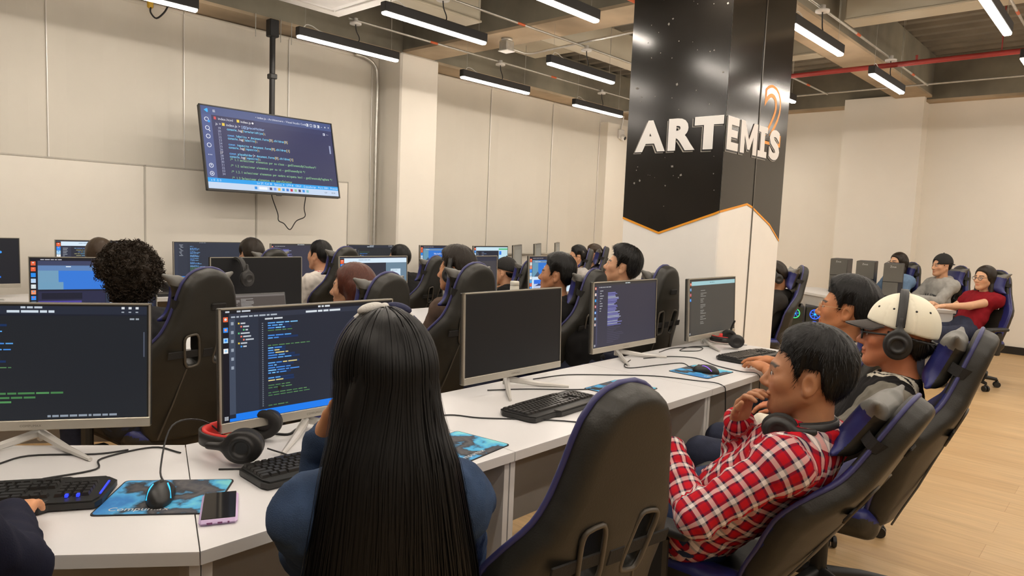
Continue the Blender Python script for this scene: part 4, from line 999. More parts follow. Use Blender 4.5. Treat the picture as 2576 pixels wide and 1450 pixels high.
for i in range(26):
    srect(b, 150 + 50 * (i % 3), 110 + 36 * i, r3.randint(60, 200), 12, lin(170, 165, 160), lp, 2); srect(b, 440, 110 + 36 * i, r3.randint(100, 420), 12, lin(176, 172, 168), lp, 2)
b.build('screen', screen_mat(), e, True)
e = empty('water_bottle', (4.10, 3.69, DZ), 0, 'white cylindrical water bottle on the middle row desk', 'bottle')
M_BOT = mat('white_bottle', (.66, .64, .56), .35)
b = MB(); b.lathe([(.01, 0), (.034, 0), (.036, .01), (.036, .215), (.034, .22), (.01, .22)]); b.build('body', M_BOT, e)
b = MB(); b.lathe([(.01, .222), (.036, .222), (.036, .25), (.033, .256), (.01, .256)]); b.build('cap', M_BOT, e)
# ------------------------------------------------------------------ people
M_SKIN = mat('skin', attr='Col', rough=.52, var=.05, scale=30, bump=.06, bscale=250, spec=.4)
M_SKIN.node_tree.nodes['Principled BSDF'].inputs['Subsurface Weight'].default_value = .08
M_SKIN.node_tree.nodes['Principled BSDF'].inputs['Subsurface Radius'].default_value = (.012, .005, .003)
M_CLOTH = mat('cloth', attr='Col', rough=.88, var=.10, scale=25, bump=.25, bscale=350, spec=.2)
M_DENIM = mat('denim_cloth', attr='Col', rough=.85, var=.22, scale=18, bump=.4, bscale=420, spec=.2)
M_EYE = mat('eye_white', (.75, .72, .68), .2); M_IRIS = mat('eye_iris', (.02, .012, .008), .15)
def hair_mat(name, col, rough=.42): return mat('hair_' + name, col, rough, var=.25, scale=40, stretch=(6, 6, 1), bump=.15, bscale=90, spec=.28)
H_BLACK = hair_mat('black', (.0055, .0048, .0042)); H_DARK = hair_mat('dark_brown', (.020, .014, .009)); H_BROWN = hair_mat('brown', (.050, .032, .019)); H_RED = hair_mat('auburn', (.085, .026, .016), .38); H_CURL = hair_mat('curly_brown', (.026, .017, .010), .6)
def plaid_mat():
    m = bpy.data.materials.new('red_plaid_cloth'); m.use_nodes = True; nt = m.node_tree; L = nt.links; P = nt.nodes['Principled BSDF']
    at = nd(nt, 'ShaderNodeAttribute', attribute_name='Limb'); sp = nd(nt, 'ShaderNodeSeparateXYZ'); L.new(at.outputs['Vector'], sp.inputs[0])
    an = nd(nt, 'ShaderNodeAttribute', attribute_name='Count')
    a2 = nd(nt, 'ShaderNodeMath', operation='ARCTAN2'); L.new(sp.outputs[2], a2.inputs[0]); L.new(sp.outputs[1], a2.inputs[1])
    m1 = nd(nt, 'ShaderNodeMath', operation='MULTIPLY'); L.new(a2.outputs[0], m1.inputs[0]); L.new(an.outputs['Fac'], m1.inputs[1])
    def stripes(src):
        fr = nd(nt, 'ShaderNodeMath', operation='FRACT'); L.new(src, fr.inputs[0])
        cr = nd(nt, 'ShaderNodeValToRGB'); cr.color_ramp.interpolation = 'LINEAR'; el = cr.color_ramp.elements
        red, navy, wh = (*lin(186, 18, 32), 1), (*lin(50, 26, 54), 1), (*lin(222, 208, 202), 1)
        pts = [(0, red), (.40, red), (.45, navy), (.55, navy), (.57, wh), (.81, wh), (.83, navy), (.94, navy), (1.0, red)]
        el[0].position, el[0].color = pts[0]; el[1].position, el[1].color = pts[-1]
        for p, c in pts[1:-1]: e = el.new(p); e.color = c
        L.new(fr.outputs[0], cr.inputs[0]); return cr.outputs[0]
    mx = nd(nt, 'ShaderNodeMix', data_type='RGBA'); mx.inputs[0].default_value = .5
    L.new(stripes(sp.outputs[0]), mx.inputs[6]); L.new(stripes(m1.outputs[0]), mx.inputs[7])
    L.new(mx.outputs[2], P.inputs['Base Color']); P.inputs['Roughness'].default_value = .88; P.inputs['Specular IOR Level'].default_value = .2
    return m
def zebra_mat():
    m = bpy.data.materials.new('zebra_print_cloth'); m.use_nodes = True; nt = m.node_tree; L = nt.links; P = nt.nodes['Principled BSDF']
    tc = nd(nt, 'ShaderNodeTexCoord'); wv = nd(nt, 'ShaderNodeTexWave', bands_direction='Z'); wv.inputs['Scale'].default_value = 9; wv.inputs['Distortion'].default_value = 6; wv.inputs['Detail Scale'].default_value = 1.3
    L.new(tc.outputs['Object'], wv.inputs['Vector']); cr = nd(nt, 'ShaderNodeValToRGB'); el = cr.color_ramp.elements
    el[0].position = .36; el[0].color = (*lin(52, 50, 56), 1); el[1].position = .46; el[1].color = (*lin(222, 212, 196), 1); L.new(wv.outputs[1], cr.inputs[0]); L.new(cr.outputs[0], P.inputs['Base Color']); P.inputs['Roughness'].default_value = .88
    return m

def rotm(yaw=0, pitch=0, roll=0):
    y, p, r = [math.radians(a) for a in (yaw, pitch, roll)]
    Rz = np.array([[math.cos(y), -math.sin(y), 0], [math.sin(y), math.cos(y), 0], [0, 0, 1]])
    Rx = np.array([[1, 0, 0], [0, math.cos(p), -math.sin(p)], [0, math.sin(p), math.cos(p)]])
    Ry = np.array([[math.cos(r), 0, math.sin(r)], [0, 1, 0], [-math.sin(r), 0, math.cos(r)]])
    return Rz @ Rx @ Ry
def ik(a, c, l1, l2, pole):
    a, c, pole = np.array(a, float), np.array(c, float), np.array(pole, float)
    d = c - a; D = np.linalg.norm(d); D2 = min(D, (l1 + l2) * .995); u = d / D; c = a + u * D2
    x = (l1 * l1 - l2 * l2 + D2 * D2) / (2 * D2); h = math.sqrt(max(l1 * l1 - x * x, 1e-6))
    p = pole - u * (pole @ u); p /= np.linalg.norm(p) + 1e-9
    return a + u * x + p * h, c
def unit(v): v = np.array(v, float); return v / (np.linalg.norm(v) + 1e-12)
def add_hand(sd, wr, fd, pn, thumb, curl=25, spread=6, size=1., thumb_in=.0):
    """fd: finger direction, pn: direction the palm looks, thumb: side of the thumb"""
    fd = unit(fd); pn = unit(np.array(pn) - fd * (np.array(pn) @ fd)); sdv = unit(np.array(thumb) - fd * (np.array(thumb) @ fd) - pn * (np.array(thumb) @ pn)); S = size
    R = np.stack([sdv, fd, pn], 1)
    sd.box(wr + fd * .048 * S, np.array((.040, .046, .014)) * S, .013 * S, R, k=.012)
    sd.cone(wr - fd * .02 * S, wr + fd * .03 * S, .024 * S, .026 * S, k=.02)
    for i, (off, L1) in enumerate(((.030, .072), (.010, .080), (-.010, .075), (-.029, .058))):
        p = wr + (fd * .088 + sdv * off) * S; ang = 0; sp = math.radians((1.5 - i) * spread)
        for j, fr in enumerate((.45, .32, .25)):
            ang += math.radians(curl * (.8, 1.1, .8)[j])
            d = (fd * math.cos(ang) + pn * math.sin(ang)) * math.cos(sp) + sdv * math.sin(sp)
            q = p + d * L1 * fr * S; sd.cone(p, q, (.0092, .0084, .0076)[j] * S, (.0084, .0076, .0066)[j] * S, k=.004); p = q
    p = wr + (fd * .030 + sdv * .030) * S; d = unit(fd * .75 + sdv * .65 + pn * .25)
    for j, L1 in enumerate((.042, .032, .026)):
        q = p + d * L1 * S; sd.cone(p, q, (.0125, .0100, .0088)[j] * S, (.0105, .0090, .0074)[j] * S, k=.006); p = q; d = unit(d + fd * .35 - sdv * (.25 + thumb_in) + pn * .12)
def ribbons(P, D, N, length, width, segs=4, bend=(0, 0, 0), droop=.0, jit=.2, rs=None):
    """thin tapering ribbons from roots P along D, as one (V, F)"""
    rs = rs or np.random.RandomState(3); n = len(P); L = length * rs.uniform(.6, 1.25, n)[:, None]
    D = D + rs.normal(0, jit, D.shape); D /= np.linalg.norm(D, axis=1, keepdims=True) + 1e-9
    sd = np.cross(D, N); sd /= np.linalg.norm(sd, axis=1, keepdims=True) + 1e-9
    V = np.zeros((n, segs + 1, 2, 3)); p = P.copy(); d = D.copy()
    for i in range(segs + 1):
        w = width * (1 - .85 * i / segs); V[:, i, 0] = p - sd * w / 2; V[:, i, 1] = p + sd * w / 2
        d = d + np.array(bend) / segs + rs.normal(0, jit * .3, d.shape); d[:, 2] -= droop / segs; d /= np.linalg.norm(d, axis=1, keepdims=True); p = p + d * L / segs
    V = V.reshape(-1, 3); b = (np.arange(n) * (segs + 1) * 2)[:, None]; F = []
    for i in range(segs): F.append(np.concatenate([b + 2 * i, b + 2 * i + 1, b + 2 * i + 3, b + 2 * i + 2], 1))
    return V, np.concatenate(F)
def join(parts):
    V = []; F = []; o = 0; C = []
    for p in parts:
        V.append(p[0]); F.append(p[1] + o); o += len(p[0])
        if len(p) > 2: C.append(p[2])
    return np.concatenate(V), np.concatenate(F), (np.concatenate(C) if C else None)

class Head:
    def __init__(s, c, R, sc): s.c = np.array(c, float); s.R = R; s.s = sc
    def p(s, x, y, z): return s.c + s.R @ (np.array((x, y, z), float) * s.s)
    def loc(s, V): return ((V - s.c) @ s.R) / s.s
    def ell(s, sd, c, r, k=.012, op='u', R=None): sd.ell(s.p(*c), np.array(r) * s.s, s.R if R is None else s.R @ R, k * s.s, op)
    def box(s, sd, c, hf, rad, k=.02, op='u', R=None): sd.box(s.p(*c), np.array(hf) * s.s, rad * s.s, s.R if R is None else s.R @ R, k * s.s, op)
    def cone(s, sd, a, b, ra, rb, k=.012, op='u'): sd.cone(s.p(*a), s.p(*b), ra * s.s, rb * s.s, k * s.s, op)
def head_sdf(H, nb, fem=False, ears=True, ax=(0, 0, 1)):
    sd = SDF(); E = lambda *a, **k: H.ell(sd, *a, **k); Cn = lambda *a, **k: H.cone(sd, *a, **k)
    E((0, -.014, .026), (.075, .097, .091)); E((0, .034, -.028), (.061, .064, .082), k=.03)
    j = .9 if fem else 1.
    for sx in (-1, 1):
        Cn((sx * .050 * j, .002, -.050), (sx * .018 * j, .066, -.098), .023, .020, k=.025); E((sx * .040, .058, -.022), (.026, .026, .024), k=.02)
        Cn((sx * .012, .086, .014), (sx * .042, .072, .012), .011, .011, k=.014)
        H.ell(sd, (sx * .031, .105, -.006), (.019, .014, .012), k=.014, op='s'); E((sx * .031, .078, -.005), (.015, .012, .012), k=.005)
        E((sx * .011, .098, -.040), (.009, .010, .008), k=.006)
    E((0, .069, -.100), (.022, .022, .020), k=.02)
    Cn((0, .088, .004), (0, .110, -.033), .0075, .0115, k=.010); E((0, .1055, -.038), (.0095, .010, .008), k=.006)
    E((0, .0905, -.063), (.024, .010, .0065), k=.004); E((0, .089, -.075), (.021, .010, .0075), k=.004); H.ell(sd, (0, .102, -.0690), (.026, .006, .0022), k=.003, op='s')
    if ears:
        for sx in (-1, 1):
            R = rotm(sx * -18, 0, 0)
            E((sx * .0765, -.010, -.012), (.008, .021, .031), k=.006, R=R); H.ell(sd, (sx * .086, -.006, -.010), (.008, .011, .018), k=.004, op='s', R=R); E((sx * .078, -.004, -.036), (.007, .010, .010), k=.006)
    Cn((0, -.025, -.035), (0, -.018, -.10), .050 * j, .048 * j, k=.02)
    sd.cone(H.p(0, -.020, -.09), np.array(nb) + (0, 0, -.02), .049 * H.s * j, .060 * j, k=.02)
    sd.cone(np.array(nb) - np.array(ax) * .01, np.array(nb) - np.array(ax) * .055, .060 * j, .078 * j, k=.03)
    return sd
def head_cols(H, V, skin, lip=(.55, .2, .17), brow=(.05, .035, .025), stub=0.):
    L = H.loc(V); C = np.tile(np.array(skin), (len(V), 1)); x = np.abs(L[:, 0])
    def mixin(mask, col):
        m = np.clip(mask, 0, 1)[:, None]; C[:] = C * (1 - m) + np.array(col) * m
    lipm = 1.6 - ((L[:, 0] / .025) ** 2 + ((L[:, 2] + .069) / .0125) ** 2) * 1.6
    mixin(np.where(L[:, 1] > .07, lipm, 0) * .75, np.array(skin) * np.array((.85, .55, .55)))
    bz = .021 - 6 * (x - .030) ** 2; mixin(np.where((L[:, 1] > .055) & (x > .010) & (x < .052), 1.8 - np.abs(L[:, 2] - bz) / .0035, 0), brow)
    mixin(np.where((L[:, 1] > .07) & (x > .014) & (x < .048), 1.5 - np.abs(L[:, 2] + .000 + 10 * (x - .031) ** 2) / .0022, 0), brow)
    if stub: mixin(np.where((L[:, 2] < -.048) & (L[:, 1] > 0), stub, 0), np.array(skin) * .55)
    cheeks = np.exp(-(((x - .042) / .02) ** 2 + ((L[:, 2] + .03) / .02) ** 2)); C *= (1 + .10 * cheeks[:, None] * np.array((1, -.2, -.2)))
    return C

def person(label, head, az, hyaw=0, hpitch=0, hroll=0, lean=1, hs=1., skin=(.36, .19, .11), hair='short', hmat=None, hopt=None, top=(.1, .1, .1), top2=None, pattern=None, sleeve=1., hands=None, q=1, fem=False,
           pants=(.03, .035, .06), lookeyes=True, group='students', width=1., hood=False, collar=None, glasses=None, cap=None, elbow=None, hand_pose=None, ears=True, sl=1., cq=None, tors=.47, hipz=.545, brow=(.03, .022, .016)):
    """head: world position of the skull centre; az: facing of the trunk; hands: world targets (left, right)"""
    hq = {1: .0042, 2: .0062, 3: .0085}[q]; bq = {1: .0095, 2: .013, 3: .017}[q]; hopt = hopt or {}
    A = math.radians(az); fw = np.array((math.cos(A), math.sin(A))); rt = np.array((math.sin(A), -math.cos(A)))
    nbz = head[2] - .168 * hs; vert = min(nbz - hipz, tors * .985); off = math.sqrt(max(tors ** 2 - vert ** 2, 0)) * lean
    hip2 = np.array(head[:2]) - fw * (off + .03)
    root = empty('person', (hip2[0], hip2[1], 0), A - math.pi / 2, label, 'person', group)
    def loc(p): d = np.array(p[:2]) - hip2; return np.array((d @ rt, d @ fw, p[2]))
    hc = loc(head); nb = np.array((hc[0] * .9, hc[1] - .032 * hs, nbz)); hip = np.array((0, 0, hipz))
    R = rotm(hyaw, hpitch, hroll); H = Head(hc, R, hs)
    ax = unit(nb - hip); waist = hip * .62 + nb * .38 + np.array((0, -.025, 0)); chest = hip * .22 + nb * .78 + np.array((0, -.005, 0))
    bk = np.cross(np.array((1, 0, 0)), ax)   # forward normal of trunk
    sh = [nb + np.array((sx * .158 * width, -.012, 0)) - ax * .060 for sx in (-1, 1)]
    if hands is None: hands = [None, None]
    wr = []; el = []
    for i, sx in enumerate((-1, 1)):
        t = hands[i]
        t = loc(t) if t is not None else np.array((sx * .13, min(.42, nb[1] + .40), .78))
        pole = elbow[i] if elbow and elbow[i] is not None else (sx * .55, -.35, -.8)
        e_, w_ = ik(sh[i], t, .275, .245, pole); el.append(e_); wr.append(w_)
    hp = [np.array((sx * .088, 0, hipz - .01)) for sx in (-1, 1)]; kn = [np.array((sx * .13, .40, hipz + .0)) for sx in (-1, 1)]; an = [np.array((sx * .13, .36, .095)) for sx in (-1, 1)]
    # ---- skin: one body mesh (finer around head and hands)
    parts = []
    V, F = head_sdf(H, nb, fem, ears, ax).mesh(hq); parts.append((V, F, head_cols(H, V, skin, brow=brow)))
    sd = SDF(); sd.econe(hip, waist, .13, .115, (1, 0, 0), .70, k=.05); sd.econe(waist, chest, .12, .14, (1, 0, 0), .64, k=.05)
    for i in (0, 1):
        sd.cone(nb - ax * .03, sh[i], .045, .048, k=.03); sd.cone(sh[i], el[i], .047, .039, k=.02); sd.cone(el[i], wr[i], .039, .026, k=.015)
        sd.cone(hp[i], kn[i], .070, .050, k=.03); sd.cone(kn[i], an[i], .048, .036, k=.02)
    V, F = sd.mesh(min(bq, .011)); parts.append((V, F, np.tile(np.array(skin), (len(V), 1))))
    for i, sx in enumerate((-1, 1)):
        po = dict(curl=22, spread=5); po.update((hand_pose or [{}, {}])[i] or {})
        fd = po.pop('fd', None); pn = po.pop('pn', None); th = po.pop('th', None)
        fd = unit(wr[i] - el[i]) * .5 + np.array((0, .6, -.1)) if fd is None else np.array(fd, float)
        sd = SDF(); add_hand(sd, wr[i], fd, (0, .0, -1) if pn is None else pn, (-sx, 0, 0) if th is None else th, size=.96 if not fem else .88, **po)
        V, F = sd.mesh({1: .0036, 2: .005, 3: .007}[q]); parts.append((V, F, np.tile(np.array(skin) * 1.02, (len(V), 1))))
    V, F, C = join(parts)
    newobj('body', mesh_np('body', V, F, True, C), root, M_SKIN)
    # ---- top garment
    sd = SDF(); sd.econe(hip + (0, 0, -.02), waist, .170 * width, .150 * width, (1, 0, 0), .72, k=.06); sd.econe(waist, chest, .150 * width, .172 * width, (1, 0, 0), .66, k=.06); sd.cone(sh[0], sh[1], .070 * sl, .070 * sl, k=.05)
    for i, sx in enumerate((-1, 1)):
        sd.cone(nb - ax * .015, sh[i], .058, .066, k=.04)
        if sleeve >= .5:
            f = min((sleeve - .5) * 2, 1.) ; sd.cone(sh[i], el[i], .066 * sl, .055 * sl, k=.03); sd.cone(el[i], el[i] + (wr[i] - el[i]) * (f * .96), .055 * sl, .043 * sl, k=.02)
            if sleeve > .9: cu = el[i] + (wr[i] - el[i]) * .93; sd.cone(cu, el[i] + (wr[i] - el[i]) * .97, .046, .046, k=.006)
        else: sd.cone(sh[i], sh[i] + (el[i] - sh[i]) * sleeve * 2, .068, .064, k=.03)
    def wrinkle(X, Y, Z):
        X, Y, Z = np.broadcast_arrays(X, Y, Z)
        return .0040 * np.sin(38 * X + 22 * Z + 6 * np.sin(17 * Y)) * np.sin(31 * Y - 26 * Z + 3 * np.sin(13 * X)) + .0028 * np.sin(70 * Z + 9 * np.sin(21 * X + 12 * Y))
    sd.func((-.6, -.6, .3), (.6, .9, nb[2] + .1), wrinkle, op='d')
    sd.ell(nb + (0, .012, .055), (.064, .068, .075), k=.01, op='s')
    if hood:
        sd.cone(nb + (-.075, -.03, -.01), nb + (0, -.085, .0), .038, .050, k=.03); sd.cone(nb + (.075, -.03, -.01), nb + (0, -.085, .0), .038, .050, k=.03); sd.cone(nb + (-.075, -.03, -.01), nb + (-.02, .07, -.045), .032, .022, k=.02); sd.cone(nb + (.075, -.03, -.01), nb + (.02, .07, -.045), .032, .022, k=.02)
    elif collar:
        for t in range(14):
            a0, a1 = [2 * math.pi * (t + d) / 14 for d in (0, 1)]; pt = lambda a: nb + np.array((math.cos(a) * .066, .005 + math.sin(a) * .068, .012 - .022 * math.sin(a)))
            sd.cone(pt(a0), pt(a1), .012, .012, k=.006)
    V, F = sd.mesh(cq or bq)
    limbs = [(hip, nb, .16, 21)] + [(sh[i], el[i], .062, 8) for i in (0, 1)] + [(el[i], wr[i], .050, 8) for i in (0, 1)]
    best = np.full(len(V), 9.); which = np.zeros(len(V), int); LA_ = np.zeros((len(V), 3)); CN = np.zeros(len(V)); base = [0, .0, .0, .275, .275]
    for j, (a, bb, rr, cn) in enumerate(limbs):
        d = bb - a; Ln = np.linalg.norm(d); t_ = d / Ln; h = (V - a) @ t_; hc2 = np.clip(h, 0, Ln); o = V - a - hc2[:, None] * t_
        dist = np.linalg.norm(o * (np.array((1, 1.4, 1)) if j == 0 else 1), axis=1) - rr; m = dist < best
        s_ = unit(np.array((1, 0, 0)) - t_ * t_[0]); f_ = np.cross(t_, s_)
        best[m] = dist[m]; which[m] = j; th_ = V[:, 0] / .048 * 2 * math.pi / cn; LA_[m] = (np.stack([h / .048, np.cos(th_), np.sin(th_)], 1) if j == 0 else np.stack([(h + base[j]) / .048, o @ s_, o @ f_], 1))[m]; CN[m] = cn / (2 * math.pi)
    cols = np.tile(np.array(top), (len(V), 1)); rel = V - nb
    if pattern == 'varsity':
        arm = which > 0; low = which > 2
        cols[arm] = lin(112, 108, 98); cols[low] = lin(214, 206, 190)
        rr = np.sqrt((rel[:, 0] / 1.0) ** 2 + (rel[:, 1] - .005) ** 2); cz = rel[:, 2]
        for r0, c in ((.086, (206, 200, 184)), (.106, (206, 200, 184))): cols[(np.abs(rr - r0) < .0065) & (cz > -.09)] = lin(c)
    elif pattern == 'polo':
        rr = np.sqrt(rel[:, 0] ** 2 + (rel[:, 1] - .005) ** 2); cols[(np.abs(rr - .098) < .011) & (rel[:, 2] > -.09) & (which == 0)] = lin(190, 30, 40)
    elif pattern == 'denim':
        s1 = np.abs(rel[:, 2] + .20); cols[(s1 < .006) & (which == 0)] *= .45
        u = (which > 2) & (np.linalg.norm(V - np.where((V[:, :1] < 0), wr[0], wr[1]), axis=1) < .055); cols[u] *= .7
    elif pattern == 'dark_collar':
        rr = np.sqrt(rel[:, 0] ** 2 + (rel[:, 1]) ** 2); cols[(rr < .090) & (rel[:, 2] > -.06)] = lin(30, 28, 28)
    elif pattern == 'split_sleeve':
        cols[which > 0] = top2
    me = mesh_np('shirt', V, F, True, cols)
    mt = M_CLOTH
    if pattern == 'plaid':
        a = me.attributes.new('Limb', 'FLOAT_VECTOR', 'POINT'); a.data.foreach_set('vector', LA_.astype(np.float32).ravel())
        a = me.attributes.new('Count', 'FLOAT', 'POINT'); a.data.foreach_set('value', CN.astype(np.float32)); mt = plaid_mat()
    elif pattern == 'zebra': mt = zebra_mat()
    elif pattern == 'denim': mt = M_DENIM
    shirt = newobj('shirt', me, root, mt)
    # ---- trousers and shoes
    sd = SDF(); sd.econe(hip + (0, 0, -.02), hip + ax * .06, .160 * width, .150 * width, (1, 0, 0), .8, k=.05)
    for i in (0, 1): sd.cone(hp[i], kn[i], .086, .066, k=.03); sd.cone(kn[i], an[i], .064, .052, k=.02)
    V, F = sd.mesh(max(bq, .014)); newobj('trousers', mesh_np('trousers', V, F, True, np.tile(np.array(pants), (len(V), 1))), root, M_DENIM)
    for i in (0, 1):
        sd = SDF(); sd.cone(an[i] + (0, -.01, -.045), an[i] + (0, .15, -.06), .042, .033, k=.02); sd.cone(an[i], an[i] + (0, -.01, -.05), .048, .044, k=.02); sd.box(an[i] + (0, .06, -.16), (.2, .3, .065), .001, op='s', k=.004)
        V, F = sd.mesh(.014); newobj('shoe', mesh_np('shoe', V, F), root, M_PLAS)
    # ---- eyes
    if lookeyes and q < 3:
        for sx in (-1, 1):
            b = MB(); b.M = Matrix.Translation(H.p(sx * .031, .0800, -.005)); b.sphere((0, 0, 0), .0118 * hs, 12, 8); o = b.build('eye', M_EYE, root)
            b = MB(); b.sphere(tuple(H.p(sx * .031, .0865, -.005)), .0066 * hs, 10, 6); b.build('iris', M_IRIS, o)
    if hair: make_hair(root, H, hair, hmat or H_BLACK, hq, q, **hopt)
    if glasses: make_glasses(root, H, *glasses)
    if cap: make_cap(root, H, hq, **cap)
    root['_'] = 0; del root['_']
    return root, H, dict(nb=nb, sh=sh, el=el, wr=wr, hip=hip, ax=ax, hip2=hip2, az=az)

def make_hair(root, H, style, m, hq, q, vol=0., top=0., fringe=0., nape=-.075, back=0., n=None, side=.0, length=.5, puff=0., cutz=.062, seed=1, strand=None, fadein=.004, below=None, capcut=None):
    sd = SDF(); rs = np.random.RandomState(seed)
    covered = style in ('bob', 'long')
    if covered: hy_, hz_ = [-.2, -.05, .010, .035, .048, .062, .075, .2], [-.14, -.14, -.13, -.10, .020, .050, .066, .066]
    else: hy_, hz_ = [-.2, -.085, -.066, -.042, -.034, -.030, .010, .014, .024, .028, .040, .052, .068, .2], [nape - .012, nape - .012, nape, nape + .05, -.012, .026, .028, -.004, -.022, .010, .040, .054, cutz, cutz]
    if style == 'curly': hz_ = [v - .03 if y < 0 else v for y, v in zip(hy_, hz_)]
    tt = {'short': .020, 'curly': .040, 'bob': .012, 'long': .013, 'under': .004, 'tied': .008}[style] + top + vol
    tsd = {'short': .009, 'curly': .040, 'bob': .013, 'long': .012, 'under': .010, 'tied': .006}[style] + side + vol
    tb = {'short': .012, 'curly': .040, 'bob': .012, 'long': .012, 'under': .012, 'tied': .008}[style] + back + vol
    ramp = .030 if covered else .050
    cS, rS, RS, ss = H.p(0, -.014, .026), np.array((.075, .097, .091)) * H.s, H.R, H.s
    def scalp(X, Y, Z):
        X, Y, Z = np.broadcast_arrays(X, Y, Z); x, y, z = X - cS[0], Y - cS[1], Z - cS[2]
        q_ = [RS[0, i] * x + RS[1, i] * y + RS[2, i] * z for i in range(3)]
        k0 = np.sqrt(sum((q_[i] / rS[i]) ** 2 for i in range(3))) + 1e-6; k1 = np.sqrt(sum((q_[i] / rS[i] ** 2) ** 2 for i in range(3))) + 1e-9
        n_ = [q_[i] / rS[i] / k0 for i in range(3)]; yl, zl = q_[1] / ss - .014, q_[2] / ss + .026
        # hairline measured on the scalp itself, so the edge runs square to the skin
        yh, zh = n_[1] * .097 - .014, n_[2] * .091 + .026
        g = (zl * .5 + zh * .5) - np.interp(yl * .4 + yh * .6, hy_, hz_); w = np.clip(g / ramp, 0, 1); w = w * w * (3 - 2 * w)
        up, bk, fr = np.clip(n_[2], 0, 1), np.clip(-n_[1], 0, 1), np.clip(n_[1], 0, 1)
        t = tsd + (tt - tsd) * up ** 1.3 + (tb - tsd) * bk ** 2 * (1 - up) + fringe * 1.6 * fr * np.clip(up * 1.6, 0, 1)
        t = (.0035 + (t - .0035) * w) * ss
        return np.maximum(k0 * (k0 - 1) / k1 - t, -g * ss * .8)
    sd.func(H.c - .17 * H.s, H.c + .19 * H.s, scalp)
    if capcut: H.box(sd, (0, 0, capcut[0] + .196), (.3, .3, .2), .004, k=.006, op='s', R=rotm(0, capcut[1], 0))
    if style == 'curly': H.ell(sd, (0, -.045, -.035), (.090, .075, .075), k=.03)
    if style == 'bob':
        for sx in (-1, 1): H.cone(sd, (sx * .066, -.03, .01), (sx * .074, -.018, -.09), .028, .027, k=.03)
        if length > .05:
            for sx in (-1, 1): H.cone(sd, (sx * .074, -.018, -.09), (sx * .098, .045, -.10 - length), .027, .020, k=.02)
        H.cone(sd, (0, -.075, .0), (0, -.085, -.10 - length), .055, .05, k=.04)
    if style == 'tied': H.ell(sd, (0, -.115, .03), (.035, .03, .035), k=.02)
    amp = {'curly': .0, 'short': .0028, 'bob': .002, 'long': .0015, 'under': .003, 'tied': .001}[style]
    V, F = sd.mesh(max(hq, .005)); N = vnormals(V, F); L = H.loc(V)
    if style == 'curly':
        V = V + N * (.013 * vnoise(L * 34, 3) + .008 * vnoise(L * 70, 5))[:, None]
    else:
        ang = np.arctan2(L[:, 0], -(L[:, 1] + .02)); V = V + N * (amp * vnoise(np.stack([ang * 9, L[:, 2] * 18 + seed, np.hypot(L[:, 0], L[:, 1]) * 10], 1), seed) + amp * .6 * vnoise(np.stack([ang * 30, L[:, 2] * 22, L[:, 1] * 6], 1), seed + 4))[:, None]
    parts = [(V, F)]
    cnt = n if n is not None else {1: 5200, 2: 1600, 3: 500}[q]
    if style == 'curly': cnt = int(cnt * 1.0)
    if cnt:
        inside = (L ** 2).sum(1) > 0; Nl = N
        pool = np.arange(len(V)) if below is None else np.where(L[:, 2] < below)[0]
        idx = pool[rs.randint(0, len(pool), cnt)]; P = V[idx]; Nn = N[idx]
        crown = H.p(0, -.045, .14); D = P - crown; D = D - Nn * (D * Nn).sum(1, keepdims=True); D /= np.linalg.norm(D, axis=1, keepdims=True) + 1e-9
        if style == 'curly':
            D = rs.normal(0, 1, D.shape) + Nn * .9; D /= np.linalg.norm(D, axis=1, keepdims=True)
            # little coils
            K = 7; t = np.linspace(0, 1, K); a = np.cross(D, rs.normal(0, 1, D.shape)); a /= np.linalg.norm(a, axis=1, keepdims=True); bb = np.cross(D, a); ph = rs.uniform(0, 6.28, len(D)); rad = rs.uniform(.004, .009, len(D)); ln = rs.uniform(.012, .03, len(D)); Vs = np.zeros((len(D), K, 2, 3))
            for i in range(K):
                th = ph + t[i] * 7.5; c = P - Nn * .004 + D * (ln * t[i])[:, None] + (a * np.cos(th)[:, None] + bb * np.sin(th)[:, None]) * rad[:, None]
                w = a * -np.sin(th)[:, None] * 0 + D * .0016; Vs[:, i, 0] = c - w; Vs[:, i, 1] = c + w
            b0 = (np.arange(len(D)) * K * 2)[:, None]; Fs = np.concatenate([np.concatenate([b0 + 2 * i, b0 + 2 * i + 1, b0 + 2 * i + 3, b0 + 2 * i + 2], 1) for i in range(K - 1)])
            parts.append((Vs.reshape(-1, 3), Fs))
        else:
            wd = {1: .0022, 2: .003, 3: .004}[q]; ln = strand or {'short': .026, 'bob': .03, 'long': .06, 'under': .02, 'tied': .03}[style]
            lift = .16 + puff if style == 'short' else .06
            parts.append(ribbons(P - Nn * .003, D + Nn * lift, Nn, ln, wd, 3, jit=.11 if style == 'short' else .08, droop=.25, rs=rs))
    V, F, _ = join(parts); me = mesh_np('hair', V, F, True)
    return newobj('hair', me, root, m)
